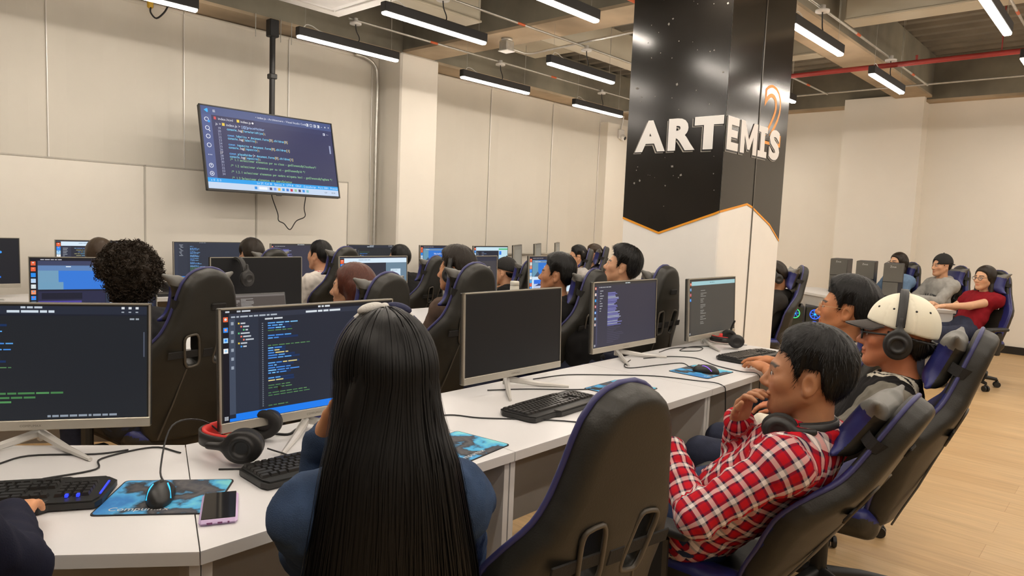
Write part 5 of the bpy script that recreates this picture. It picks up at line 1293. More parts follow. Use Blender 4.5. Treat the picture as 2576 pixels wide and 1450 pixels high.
def make_glasses(root, H, m, thick=.0016, tint=None):
    b = MB(); e = []
    for sx in (-1, 1):
        pts = [tuple(H.p(sx * .033 + .021 * math.cos(t), .104 - .10 * (sx * .021 * math.cos(t) * .25), -.006 + .017 * math.sin(t))) for t in np.linspace(0, 2 * math.pi, 19)]
        b.tube(pts, thick, 6, cap=False); b.tube([tuple(H.p(sx * .054, .100, .002)), tuple(H.p(sx * .076, .06, .004)), tuple(H.p(sx * .082, -.005, .006)), tuple(H.p(sx * .080, -.02, -.006))], thick, 6, n=3)
    b.tube([tuple(H.p(-.012, .105, -.002)), tuple(H.p(0, .110, .001)), tuple(H.p(.012, .105, -.002))], thick, 6, n=2)
    o = b.build('glasses', m, root)
    for sx in (-1, 1):
        b = MB(); b.add([tuple(H.p(sx * .033 + .0205 * math.cos(t), .1035, -.006 + .0165 * math.sin(t))) for t in np.linspace(0, 2 * math.pi, 17)[:-1]], [tuple(range(16))])
        b.build('lens', tint or mat('clear_lens', (.9, .9, .9), .05, alpha=.12), o)
def make_cap(root, H, hq, crown=(.7, .68, .6), brim=(.03, .03, .03), back=False, tilt=0, low=.022):
    mC = mat('cap_cloth_%d' % int(crown[0] * 1000), crown, .85, bump=.08, bscale=400, var=.04); mB = mat('cap_brim_%d' % int(brim[0] * 1000), brim, .8, bump=.3, bscale=300)
    sd = SDF(); H.ell(sd, (0, -.016, .036), (.091, .114, .112), k=.01); H.box(sd, (0, 0, low - .2), (.3, .3, .2), .004, k=.006, op='s', R=rotm(0, 11 if not back else -4, 0))
    if back: H.ell(sd, (0, .10, .045), (.045, .05, .024), k=.008, op='s')
    V, F = sd.mesh(max(hq, .005)); L = H.loc(V); N = vnormals(V, F); ang = np.arctan2(L[:, 0], L[:, 1]); V = V - N * (.0022 * np.exp(-(np.sin(ang * 3) / .07) ** 2))[:, None]
    o = newobj('cap', mesh_np('cap', V, F), root, mC)
    s = -1 if back else 1; nu, nv = 14, 8; b = MB(); vs = []
    for side in (0, 1):
        for i in range(nu + 1):
            for j in range(nv + 1):
                u = (i / nu - .5) * 2; v = j / nv; x = u * .080 * (1 - .10 * v); y0 = .108 * math.sqrt(max(0, 1 - (x / .096) ** 2)) - .012; y = y0 - .01 + v * .078 * math.sqrt(max(.05, 1 - (u * .92) ** 2)) ; z = low + .005 + .004 * side - .9 * x * x * 1.6 - .020 * v + .012
                vs.append(tuple(H.p(x, s * y, z)))
    k = (nu + 1) * (nv + 1); fs = []
    for i in range(nu):
        for j in range(nv):
            a = i * (nv + 1) + j; fs.append((a, a + 1, a + nv + 2, a + nv + 1)); fs.append((k + a, k + a + nv + 1, k + a + nv + 2, k + a + 1))
    b.add(vs, fs, True); b.build('brim', mB, o)
    b = MB(); b.sphere(tuple(H.p(0, -.016, .149)), .007); b.build('button', mC, o)
    if not back:
        for t in (-2.4, -1.9, -1.2, -.6): b = MB(); b.sphere(tuple(H.p(-.088 * math.cos(t + 1.57) * .86, -.016 + .112 * math.sin(t + 1.57) * .86, .036 + .112 * .52)), .0045, 8, 6); b.build('eyelet', M_PLAS, o)
def place_on(root, H, name, label, cat, group=None):
    """a top-level Empty whose frame is the head frame of a person"""
    e = empty(name, (0, 0, 0), 0, label, cat, group)
    M = Matrix.Translation(root.location) @ Matrix.Rotation(root.rotation_euler.z, 4, 'Z') @ Matrix.Translation(Vector(H.c)) @ Matrix([[*H.R[0], 0], [*H.R[1], 0], [*H.R[2], 0], [0, 0, 0, 1]])
    e.matrix_world = M @ Matrix.Scale(H.s, 4); return e
M_HEADSET = mat('headset_black', (.017, .016, .015), .48, var=.1); M_PAD = mat('headset_pad', (.012, .011, .010), .75); M_REDPAD = mat('red_headband_pad', (.62, .02, .015), .6, var=.06)
def headphone_parts(e, r=.100, red=False, h=.006, wide=.012, mic=False, z0=-.012, y0=-.006, cup=.042, up=.033):
    b = MB(); n = 24; vs = []; fs = []
    pts = [(r * math.cos(t), y0 - .01 * math.sin(t), z0 + (r + .035) * math.sin(t)) for t in np.linspace(.25, math.pi - .25, n)]
    def band(rr, w, th, name, m):
        b = MB(); vs = []; fs = []
        for t in np.linspace(.32, math.pi - .32, n):
            for (dr, dy) in ((0, -w), (0, w), (th, w), (th, -w)): vs.append(((rr + dr) * math.cos(t), y0 + dy, z0 + (rr + dr + up) * math.sin(t)))
        fs = [(4 * i + j, 4 * i + (j + 1) % 4, 4 * i + 4 + (j + 1) % 4, 4 * i + 4 + j) for i in range(n - 1) for j in range(4)]; b.add(vs, fs, True); return b.build(name, m, e)
    band(r, wide, .007, 'headband', M_HEADSET); band(r - .009, wide * 1.15, .008, 'headband_pad', M_REDPAD if red else M_PAD)
    for sx in (-1, 1):
        s = SDF(); s.func((sx * .105 - .03, y0 - .06, z0 - .065), (sx * .105 + .03, y0 + .06, z0 + .06), (lambda sx: lambda X, Y, Z: (lambda q, a: np.sqrt(np.maximum(q + .008, 0) ** 2 + np.maximum(a + .008, 0) ** 2) + np.minimum(np.maximum(q + .008, a + .008), 0) - .008)(np.sqrt((Y - y0) ** 2 + ((Z - z0 + .008) / 1.15) ** 2) - cup, np.abs(X - sx * .104) - .016))(sx))
        s.torus((sx * .122, y0, z0 - .008), .024, .005, 0, k=.006); s.cone((sx * .108, y0, z0 + .03), (sx * .099, y0, z0 + .075), .011, .009, k=.01)
        V, F = s.mesh(h); o = newobj('ear_cup', mesh_np('ear_cup', V, F), e, M_HEADSET)
        s = SDF(); s.torus((sx * .083, y0, z0 - .008), .030, .011, 0, (1, 1.15)); V, F = s.mesh(h); newobj('ear_pad', mesh_np('ear_pad', V, F), o, M_PAD)
    if mic:
        b = MB(); b.tube([(-.122, y0, z0 - .02), (-.128, y0 + .05, z0 - .03), (-.118, y0 + .10, z0 - .045)], [.008, .007, .006], 8, n=4); b.build('microphone', M_HEADSET, e)
    return e
# ------------------------------------------------------------------ the students and their chairs
SK1, SK2, SK3, SK4 = lin(196, 140, 100), lin(180, 127, 92), lin(203, 154, 120), lin(212, 166, 132)
def seat_for(inf, label, recline=16, back=.07, az=None, **kw):
    a = math.radians(inf['az']); h = inf['hip2']
    return chair(h[0] + math.cos(a) * back, h[1] + math.sin(a) * back, inf['az'] if az is None else az, label, recline, **kw)
def drop_pillow(c):
    for b in list(c.children):
        if b.name.startswith('backrest'):
            for p in list(b.children):
                if p.name.startswith('headrest_pillow'):
                    for k in list(p.children): bpy.data.objects.remove(k)
                    bpy.data.objects.remove(p)
# the empty chair in the foreground
H_JET = mat('hair_jet', (.0036, .0031, .0027), .46, var=.25, scale=40, stretch=(6, 6, 1), spec=.3)
# girl with long hair
g, gH, gi = person('girl in denim jacket with long black hair seen from behind', (.814, 1.056, 1.138), 62, hyaw=4, hpitch=-8, lean=1, hs=.98, skin=SK1, hair='long', hmat=H_JET, hopt=dict(n=0), top=lin(54, 72, 100), pattern='denim', fem=True, q=1,
    hands=[(.80, 1.235, .985), (1.10, 1.30, .765)], elbow=[(.0, 1., -.9), (.5, -.5, -.8)], hand_pose=[dict(fd=(.25, -.25, 1), pn=(.8, -.5, 0), th=(.5, .8, 0), curl=14), {}], width=.84, sl=.88, collar=True, tors=.452, hipz=.53)
def long_hair(root, H, inf):
    """hair falling down the back: layered sheets of strands over a lofted core"""
    rs = np.random.RandomState(21); c0 = H.c; nb = inf['nb']; R = H.R
    zt, zb = c0[2] + .055, .57
    def core(z):   # half width, depth centre (local y), half depth
        t = (zt - z) / (zt - zb)
        w = np.interp(t, [0, .10, .25, .42, .62, .82, 1], [.086, .100, .112, .131, .153, .160, .146]); yb = np.interp(t, [0, .10, .25, .4, .55, .8, 1], [-.076, -.080, -.098, -.122, -.138, -.142, -.132]); d = np.interp(t, [0, .1, .3, .5, .8, 1], [.057, .062, .054, .044, .038, .030])
        return w, c0[1] + yb, d
    b = MB(); nz, na = 46, 48; V = np.zeros((nz, na, 3))
    for i in range(nz):
        z = zt + (zb - zt) * i / (nz - 1); w, y, d = core(z); a = np.linspace(0, 2 * math.pi, na, endpoint=False); shr = .004 + .016 * max(0, 1 - (zt - z) / (zt - zb) / .38); w -= shr; d -= shr
        V[i, :, 0] = c0[0] + np.sign(np.cos(a)) * np.abs(np.cos(a)) ** .8 * w; V[i, :, 1] = y + np.sin(a) * d; V[i, :, 2] = z - (.03 * np.abs(np.cos(a)) if i == nz - 1 else 0)
        V[i, :, 1] += .004 * np.sin(a * 23 + 2 * math.sin(i * .08)) + .003 * np.sin(a * 41 + i * .05)
    F = [(i * na + k, i * na + (k + 1) % na, (i + 1) * na + (k + 1) % na, (i + 1) * na + k) for i in range(nz - 1) for k in range(na)] + []
    F = np.array(F)[:, ::-1]
    parts = [(V.reshape(-1, 3), F)]
    n = 4200; K1 = 12; S = 28; az = rs.uniform(-1.75, 1.75, n); off = np.abs(rs.normal(0, .0035, n)) - .001; t1 = rs.uniform(.86, 1.03, n); ph = rs.uniform(0, 6.28, n); Vs = np.zeros((n, S, 2, 3)); wd = rs.uniform(.0011, .0026, n)
    s0 = np.where(rs.uniform(0, 1, n) < .55, .04, rs.uniform(.04, 1.2, n))
    for i in range(S):
        if i < K1:
            th = s0 + (1.72 - s0) * i / (K1 - 1); rr = (.0925, .1165, .1120)
            q = np.stack([np.sin(az) * np.sin(th) * (rr[0] + off), -np.cos(az) * np.sin(th) * (rr[1] + off) - .014, .026 + np.cos(th) * (rr[2] + off)], 1); pe_ = H.c + (q * H.s) @ R.T
            p = pe_; last = pe_
        else:
            f = (i - K1 + 1) / (S - K1); z = last[:, 2] * (1 - f) + (zt + (zb - zt) * t1) * f; w, y, d = core(z); aa = az * .97 + .035 * np.sin(ph + f * 4); cl = np.clip(np.abs(np.sin(aa)), 0, 1) ** .8 * np.sign(np.sin(aa))
            pc = np.stack([c0[0] + cl * (w + off), y - np.cos(aa) * (d + off), z], 1); m = min(1., f * 4); p = pc * m + np.stack([last[:, 0], last[:, 1], z], 1) * (1 - m)
        tx = np.stack([np.cos(az), np.sin(az) * .6, 0 * az], 1) * (wd * (1 - .5 * i / S))[:, None]
        Vs[:, i, 0] = p - tx; Vs[:, i, 1] = p + tx
    b0 = (np.arange(n) * S * 2)[:, None]; Fs = np.concatenate([np.concatenate([b0 + 2 * i, b0 + 2 * i + 1, b0 + 2 * i + 3, b0 + 2 * i + 2], 1) for i in range(S - 1)]); parts.append((Vs.reshape(-1, 3), Fs))
    V, F, _ = join(parts); newobj('long_hair', mesh_np('long_hair', V, F), root, H_JET)
long_hair(g, gH, gi)
# knotted headband on the girl's crown
hb = empty('headband', (0, 0, 0)); hb.parent = g
M_BAND = mat('navy_scarf', (.022, .026, .075), .8, bump=.3, bscale=200); M_BANDW = mat('white_scarf', (.62, .60, .56), .8, bump=.3, bscale=200)
for i, t in enumerate(np.linspace(.35, math.pi - .35, 9)[:-1]):
    pts = [tuple(gH.p((.092) * math.cos(u), -.005, .028 + .115 * math.sin(u))) for u in np.linspace(t, t + .32, 5)]
    b = MB(); b.tube(pts, .010, 8); b.build('band_fold', M_BANDW if i in (2, 5) else M_BAND, hb)
for sx, m in ((-1, M_BANDW), (1, M_BAND)):
    sd = SDF(); sd.ell(gH.p(sx * .028, -.01, .144), (.026, .014, .011), gH.R @ rotm(0, 0, sx * 14), k=.01); V, F = sd.mesh(.004); newobj('bow_loop', mesh_np('bow_loop', V, F), hb, m)
b = MB(); b.sphere(tuple(gH.p(0, -.01, .142)), .012, sc=(1, 1, 1.1)); b.build('knot', M_BANDW, hb)
b = MB(); rb = np.array(gi['wr'][0]); eb = np.array(gi['el'][0]); u = unit(rb - eb); s_ = unit(np.cross(u, (1, 0, 0))); t_ = np.cross(u, s_)
b.tube([tuple(rb - u * .012 + (s_ * math.cos(a) + t_ * math.sin(a)) * .033) for a in np.linspace(0, 6.2832, 17)], .005, 6, cap=False); b.build('bracelet', M_CHROME, g)
# a low stool carries her
st = empty('stool', (gi['hip2'][0], gi['hip2'][1], 0), 0, 'low black stool under the girl in denim', 'stool')
b = MB(); b.lathe([(.01, .40), (.19, .40), (.20, .415), (.20, .44), (.18, .455), (.01, .455)]); b.build('seat', M_LEA, st)
b = MB(); b.cyl((0, 0, .03), (0, 0, .40), .025); b.lathe([(.01, 0), (.22, 0), (.22, .012), (.03, .03), (.01, .03)]); b.build('pedestal', M_PLAS, st)

# man in plaid shirt
p, pH, pi_ = person('man in red plaid shirt resting his chin on his hand', (2.03, .69, 1.055), 92, hyaw=14, hpitch=2, lean=-1, hs=1.06, skin=SK2, hair='short', hmat=H_BLACK, hopt=dict(top=.006, fringe=.006, n=7000, puff=.02, nape=-.080), pattern='plaid', q=1, collar=True, width=1.06,
    hands=[(1.83, 1.0, .80), (1.995, .87, .885)], elbow=[(-1., -.1, -.8), (.5, .55, -1)], hand_pose=[dict(fd=(.9, .35, -.1), pn=(0, .3, -1), th=(0, 1, .3), curl=30), dict(fd=(-.25, -.30, 1), pn=(-.2, -1, -.1), th=(-1, .1, 0), curl=34)], pants=lin(40, 52, 80))
chair(2.10, .985, 92, 'reclined blue and black gaming chair holding the man in plaid', 32, scale=.895)
# man in white cap
c, cH, ci = person('man in white cap and headphones wearing a black varsity jacket', (2.84, .665, 1.10), 98, hyaw=6, hpitch=3, lean=-1, hs=1.06, skin=lin(190, 120, 84), hair='short', hmat=H_BLACK, hopt=dict(top=-.014, nape=-.105, back=.022, n=4000, side=.006, below=-.005, capcut=(.022, 11)), top=lin(26, 24, 24), pattern='varsity', q=1, cq=.0055,
    cap=dict(crown=lin(236, 230, 208), brim=lin(66, 60, 56)), glasses=(M_PLAS, .0035, mat('dark_lens', (.02, .02, .02), .08, alpha=.45)), hands=[(2.62, 1.05, .72), (2.98, 1.08, .72)])
chair(2.86, .875, 97, 'tall blue and black gaming chair of the man in white cap', 22)
headphone_parts(place_on(c, cH, 'headphones', 'black over-ear headphones worn over the white cap', 'headphones'), .106, h=.004, cup=.044, up=.060)
# man in zebra shirt
z, zH, zi = person('man with thin round glasses and zebra print shirt', (3.52, 1.045, 1.11), 74, hyaw=28, hpitch=6, lean=.2, hs=1.12, skin=lin(188, 124, 82), hair='short', hmat=H_BLACK, hopt=dict(vol=.006, top=.008, fringe=.012, n=4500, back=.012, puff=.05), pattern='zebra', q=1, sleeve=.4,
    glasses=(mat('gold_wire', (.55, .36, .2), .3, .8), .0011), hands=[(3.45, 1.38, .775), (3.62, 1.42, .785)], hand_pose=[{}, dict(curl=16)], tors=.45)
chair(3.63, 1.13, 66, 'black gaming chair of the man in zebra print shirt', 14, scale=.89)
# student bent over behind the column
h_, hH, hi = person('student in black hoodie bending forward behind the column', (6.58, 2.62, 1.05), 125, hpitch=-28, lean=-.4, skin=SK2, hair='short', hmat=H_DARK, hopt=dict(vol=.012, n=700), top=lin(44, 42, 40), q=3, hood=True, lookeyes=False)
headphone_parts(place_on(h_, hH, 'headphones', 'black headphones on the student behind the column', 'headphones'), .104, h=.007)
chair(6.48, 2.76, 125, 'black gaming chair behind the column with a white mark', 18)

# ---- middle row
a, aH, ai = person('student with big curly brown hair in dark grey shirt', (1.178, 3.44, 1.125), 96, lean=.5, skin=SK1, hair='curly', hmat=H_CURL, hopt=dict(vol=.008, n=5200, nape=-.09), top=lin(46, 46, 48), q=2, lookeyes=False, width=1.05)
chair(1.32, 3.40, 97, 'black gaming chair behind the curly-haired student', 14, scale=.97)
a, aH, ai = person('student with auburn hair seen from behind', (2.13, 3.05, 1.085), 96, hyaw=30, lean=1, skin=SK3, hair='bob', hmat=H_RED, hopt=dict(vol=.004, length=-.02, n=2200), top=lin(60, 46, 44), q=2, fem=True, lookeyes=False)
chair(2.06, 3.07, 96, 'black gaming chair in front of the auburn-haired student', 14, scale=.96)
a, aH, ai = person('student in brown shirt wearing headphones', (2.86, 3.05, 1.155), 92, hyaw=20, lean=1, skin=SK1, hair='short', hmat=H_DARK, hopt=dict(vol=.010, top=.012, n=2600, puff=.1, fringe=.01), top=lin(86, 70, 60), q=2, lookeyes=False)
headphone_parts(place_on(a, aH, 'headphones', 'black headphones on the student in brown shirt', 'headphones'), .108, h=.006)
chair(2.71, 3.09, 88, 'black gaming chair with strap buckle behind the student in brown', 14, scale=.99)
a, aH, ai = person('student in black shirt with slicked black hair', (3.53, 2.815, 1.13), 100, hyaw=18, hpitch=6, lean=1, skin=SK2, hair='short', hmat=H_BLACK, hopt=dict(vol=.004, top=.012, fringe=.008, n=1800), top=lin(24, 23, 23), q=2)
chair(3.57, 2.93, 98, 'black gaming chair behind the student in black shirt', 13, scale=.955)
a, aH, ai = person('student in white shirt gazing up by the column', (3.965, 2.61, 1.19), 108, hyaw=12, hpitch=14, lean=1, skin=SK3, hair='short', hmat=H_BLACK, hopt=dict(vol=.010, top=.012, fringe=.016, n=2600, puff=.15), top=lin(222, 212, 196), q=2, sleeve=.4)
chair(3.93, 2.57, 90, 'black gaming chair with slots standing against the column', 9, scale=.98)
# ---- back row
for (lab, hd, az, hy, hm, st, opt, tp, kw, chl, cpos) in [
    ('student with brown hair at the back row left', (1.766, 5.70, 1.092), 92, 0, H_BROWN, 'bob', dict(vol=.004, n=500), lin(60, 56, 60), {}, None, None),
    ('student with dark bowl-cut hair under the television', (2.81, 5.45, 1.10), 92, 0, H_DARK, 'short', dict(vol=.012, n=600), lin(50, 50, 56), {}, 'black gaming chair top below the television\'s right side', (2.79, 5.41, 92, .95)),
    ('student in white polo with red collar stripe', (3.375, 5.33, 1.10), 98, 12, H_BLACK, 'short', dict(vol=.004, n=700), lin(224, 216, 206), dict(pattern='polo', cq=.009, collar=True), 'black gaming chair beside the white polo student', (3.32, 5.28, 97, .97)),
    ('student in black shirt with yellow back print', (4.163, 5.226, 1.072), 100, 6, H_BLACK, 'short', dict(vol=.004, n=500), lin(26, 25, 25), {}, 'black gaming chair next to the yellow print shirt', (4.03, 4.96, 100, .92)),
    ('student in black cap and black shirt', (4.90, 4.545, .985), 100, 12, H_BLACK, 'short', dict(n=0, top=-.012, capcut=(.022, 11)), lin(24, 23, 23), dict(cap=dict(crown=(.016, .015, .014), brim=(.016, .015, .014))), 'black gaming chair right of the black cap student', (4.87, 4.60, 100, .90)),
    ('student with glasses in light grey shirt', (6.90, 5.20, 1.072), 122, 14, H_BLACK, 'short', dict(vol=.006, top=.01, n=500), lin(176, 172, 168), dict(pattern='dark_collar', glasses=(M_PLAS, .002)), 'blue gaming chair of the student in light grey', (6.85, 5.43, 122, .95)),
    ('student with brown hair farthest along the back row', (7.45, 5.36, 1.085), 124, 10, H_BROWN, 'short', dict(vol=.010, n=500), lin(40, 38, 48), {}, 'black gaming chair farthest along the back row', (7.30, 5.52, 124, .97))]:
    a, aH, ai = person(lab, hd, az, hyaw=hy, lean=1, skin=SK3, hair=st, hmat=hm, hopt=opt, top=tp, q=3, lookeyes=False, **kw)
    if chl: chair(*cpos[:3], chl, 14, scale=cpos[3])
    if 'yellow' in lab:
        b = MB(); M_YEL = mat('yellow_shirt_print', lin(236, 186, 66), .7)
        A = ai; nb = A['nb']
        for s, y, sz in (('ACY', -.20, .11), ('\u2605', -.33, .12), ('R', -.33, .12)):
            vsx = -.15 if s == 'ACY' else (-.10 if s == 'R' else .02)
            put_text(b, s if s != '\u2605' else 'A', nb[0] + vsx, nb[2] + y, sz, lambda u, v: (u, A['hip'][1] + (nb[1] - A['hip'][1]) * (v - .54) / (nb[2] - .54) - .128 - .03 * math.sin(math.pi * (v - .54) / .5), v), off=.03)
        b.build('shirt_print', M_YEL, a)
# ---- far right desk
a, aH, ai = person('woman with glasses in light blue shirt at far desk', (9.55, 2.29, 1.165), 146, lean=-1, skin=SK4, hair='bob', hmat=H_DARK, hopt=dict(vol=.0, n=400), top=lin(120, 148, 180), q=2, fem=True, glasses=(M_PLAS, .002))
seat_for(ai, 'blue gaming chair of the woman in light blue', 16)
a, aH, ai = person('man in grey hoodie and backward black cap', (9.42, 1.80, 1.16), 144, hyaw=-4, lean=-1, skin=SK3, hair='short', hmat=H_BLACK, hopt=dict(n=0, top=-.012, capcut=(.022, -4)), top=lin(160, 158, 152), q=2, hood=True, cap=dict(crown=(.0162, .0152, .014), brim=(.0162, .015, .014), back=True), hands=[(9.02, 1.95, .79), (9.14, 2.10, .79)])
b = MB(); nb = ai['nb']
put_text(b, 'STUART', -.135, nb[2] - .215, .085, lambda u, v: (u + nb[0], ai['hip'][1] + (nb[1] - ai['hip'][1]) * (v - .54) / (nb[2] - .54) + .112 - u * u * 1.4, v - u * u * 2.0), off=.02); b.build('shirt_print', mat('dark_shirt_print', (.05, .055, .06), .7), a)
chair(9.32, 1.86, 148, 'blue gaming chair of the man in grey hoodie', 18)
a, aH, ai = person('woman with glasses and long dark hair in red top', (8.59, 1.245, 1.09), 150, lean=-1, hs=1.02, skin=SK4, hair='bob', hmat=H_DARK, hopt=dict(vol=.0, length=.17, n=900), top=lin(128, 20, 30), q=2, fem=True, sleeve=.12, sl=.82, glasses=(M_PLAS, .002), hands=[(8.20, 1.52, .79), (8.44, 1.66, .79)], width=.92)
chair(8.34, 1.30, 155, 'dark blue gaming chair of the woman in red', 16)
# ---- neighbour at the left edge: only hand and sleeve reach into view
a, aH, ai = person('person in navy sleeve typing at the left edge', (.055, 1.465, 1.22), 52, lean=1, skin=lin(206, 146, 104), hair='short', top=lin(24, 26, 44), q=2, hands=[(.10, 2.00, .79), (.345, 1.685, .80)], elbow=[None, (.75, .1, -1)], hand_pose=[{}, dict(fd=(-.22, 1, -.02), curl=20)], tors=.50, lookeyes=False)
seat_for(ai, 'gaming chair at the left edge beyond the frame', 12)
C1 = chair(1.225, 1.10, 80, 'empty black gaming chair with indigo piping in the foreground', 15, scale=.93); drop_pillow(C1)
for _b in C1.children:
    if _b.name.startswith('backrest'):
        sd = SDF(); sd.box((0, .088, .21), (.155, .045, .095), .042); sd.cone((-.12, .09, .29), (-.17, .09, .315), .028, .008, k=.03); sd.cone((.12, .09, .29), (.17, .09, .315), .028, .008, k=.03)
        sdf_obj('lumbar_cushion', sd, .007, [M_LEA, M_BLUE], _b, mi=lambda V, F: (V[F].mean(1)[:, 1] > .085).astype(int))
# ------------------------------------------------------------------ things on the desks
M_KEYB = mat('keyboard_black', (.014, .014, .013), .42, var=.1); M_KEY = mat('key_black', (.022, .021, .020), .35, var=.1); M_KREST = mat('keyboard_rest', (.05, .047, .042), .5)
def glow(name, c, s): return mat(name, (.02, .02, .02), .4, emit=lin(c), estr=s)
M_GBLUE = glow('blue_backlight', (40, 60, 255), 1.6); M_GCY = glow('cyan_led', (30, 190, 255), 1.5); M_GPUR = glow('violet_led', (150, 90, 255), 1.4); M_GRED = glow('red_backlight', (200, 30, 60), .6); M_GGRN = glow('green_led', (60, 230, 120), 1.3); M_GDIM = glow('dim_blue_blade', (30, 110, 230), .7); M_GBL2 = glow('blue_led', (40, 90, 255), 1.8)
def key_mesh(w):
    b = MB(); x0, x1, d = w / 2, w / 2 - .0024, .0082
    b.add([(-x0, -d, 0), (x0, -d, 0), (x0, d, 0), (-x0, d, 0), (-x1, -d + .0022, .0075), (x1, -d + .0022, .0075), (x1, d - .0018, .0075), (-x1, d - .0018, .0075)], [(0, 1, 5, 4), (1, 2, 6, 5), (2, 3, 7, 6), (3, 0, 4, 7), (4, 5, 6, 7)])
    return b.mesh('key')
KM = {}
def keyboard(x, y, rz, label, lit=False, keys=True):
    e = empty('keyboard', (x, y, DZ), math.radians(rz), label, 'keyboard', 'black gaming keyboards')
    b = MB(); poly = [(-.235, -.062), (-.225, -.085), (-.10, -.085), (-.085, -.10), (.115, -.10), (.13, -.085), (.225, -.085), (.235, -.062), (.240, .06), (.215, .088), (.14, .088), (.13, .096), (-.13, .096), (-.14, .088), (-.215, .088), (-.240, .06)]
    b.prism(poly, .004, .018); b.prism([(p * .97, q * .95) for p, q in poly], .018, .022); b.build('case', M_KEYB, e)
    b = MB(); b.prism([(-.085, -.096), (.115, -.096), (.125, -.070), (-.095, -.070)], .022, .0245); b.build('palm_rest', M_KREST, e)
    if lit:
        b = MB(); b.box((.226, .0, .0235), (.004, .085, .002)); b.build('side_light', M_GBLUE, e)
        for k in (.158, .182): b = MB(); b.box((k, -.052, .0265), (.006, .010, .006)); b.build('status_light', M_GBLUE, e)
        b = MB(); b.box((-.06, -.02, .0233), (.05, .05, .001)); b.build('red_glow', M_GRED, e)
    rows = [(.074, [1.0] + [0] + [1] * 4 + [.0] + [1] * 4 + [0] + [1] * 4), (.050, [1] * 13 + [2]), (.0305, [1.5] + [1] * 12 + [1.5]), (.011, [1.8] + [1] * 11 + [2.2]), (-.0085, [2.3] + [1] * 10 + [2.7]), (-.028, [1.3, 1.2, 1.3, 6.2, 1.3, 1.2, 1.3, 1.2])]
    U = .0192; g = []
    for zy, ws in rows:
        cx = -.226
        for w in ws:
            if w == 0: cx += U * .5; continue
            g.append((cx + w * U / 2, zy - .012, w)); cx += w * U
    for r, zy in enumerate((.074, .050, .0305, .011, -.0085, -.028)):
        for c in range(3):
            if r in (0, 1, 2) or (r == 5) or (r == 4 and c == 1): g.append((.066 + c * U + .004, zy - .012, 1))
        for c in range(4):
            if r > 0: g.append((.136 + c * U + .002, zy - .012, 1))
    if keys:
        for kx, ky, w in g:
            if w not in KM: KM[w] = key_mesh(w * U - .0022)
            o = newobj('key', KM[w], e, M_KEY); o.location = (kx, ky, .0222); o.rotation_euler = (.06, 0, 0)
    return e
keyboard(.385, 1.965, -31, 'black keyboard with blue and red backlight under the typing hand', True)
keyboard(1.115, 1.685, -4, 'black keyboard half hidden by the girl in denim')
keyboard(2.105, 1.665, 3, 'black keyboard in front of the switched-off monitor')
keyboard(3.86, 1.64, -6, 'black keyboard under the hands near the column')
keyboard(2.30, 5.98, 0, 'black keyboard on the back row desk by red headphones', keys=False)
# mouse pads
def pad_mat():
    m = bpy.data.materials.new('mouse_pad_print'); m.use_nodes = True; nt = m.node_tree; L = nt.links; P = nt.nodes['Principled BSDF']; P.inputs['Roughness'].default_value = .7
    tc = nd(nt, 'ShaderNodeTexCoord'); nz = nd(nt, 'ShaderNodeTexNoise'); nz.inputs['Scale'].default_value = 9; nz.inputs['Detail'].default_value = 5; L.new(tc.outputs['Object'], nz.inputs['Vector'])
    sp = nd(nt, 'ShaderNodeSeparateXYZ'); L.new(tc.outputs['Object'], sp.inputs[0])
    ma = nd(nt, 'ShaderNodeMath', operation='MULTIPLY_ADD'); ma.inputs[1].default_value = 1.5; L.new(sp.outputs[0], ma.inputs[0]); L.new(nz.outputs[0], ma.inputs[2])
    cr = nd(nt, 'ShaderNodeValToRGB'); el = cr.color_ramp.elements; pts = [(.28, (40, 120, 190)), (.40, (70, 160, 215)), (.46, (30, 34, 42)), (.54, (84, 82, 84)), (.62, (44, 52, 66)), (.66, (60, 160, 210)), (.76, (120, 205, 215))]
    el[0].position, el[0].color = pts[0][0], (*lin(pts[0][1]), 1); el[1].position, el[1].color = pts[-1][0], (*lin(pts[-1][1]), 1)
    for p, c in pts[1:-1]: q = el.new(p); q.color = (*lin(c), 1)
    L.new(ma.outputs[0], cr.inputs[0]); L.new(cr.outputs[0], P.inputs['Base Color']); return m
M_PADP = pad_mat(); M_PADE = mat('pad_edge', (.015, .015, .018), .8); M_PADT = mat('pad_lettering', (.55, .55, .55), .6)
def mousepad(x, y, rz, label):
    e = empty('mouse_pad', (x, y, DZ), math.radians(rz), label, 'mouse pad', 'printed mouse pads'); w, d, r = .135, .11, .012; pl = []
    for cx, cy, a0 in ((w - r, d - r, 0), (-w + r, d - r, 90), (-w + r, -d + r, 180), (w - r, -d + r, 270)):
        pl += [(cx + r * math.cos(math.radians(a0 + t)), cy + r * math.sin(math.radians(a0 + t))) for t in (0, 30, 60, 90)]
    b = MB(); b.prism(pl, .0, .0026); b.build('edge', M_PADE, e)
    b = MB(); b.prism([(p * .972, q * .968) for p, q in pl], .0026, .0030); b.build('print', M_PADP, e)
    b = MB(); put_text(b, 'Compumax', -.105, -.088, .028, lambda u, v: (u, v, .0033)); b.build('lettering', M_PADT, e)
mousepad(.685, 1.745, -39, 'blue and black mouse pad under the glowing blue mouse')
mousepad(1.490, 1.555, 8, 'blue mouse pad peeking out behind the girl in denim')
mousepad(3.25, 1.63, -2, 'blue and black mouse pad under the violet mouse')
mousepad(2.60, 1.68, 2, 'blue mouse pad hidden behind the empty chair')
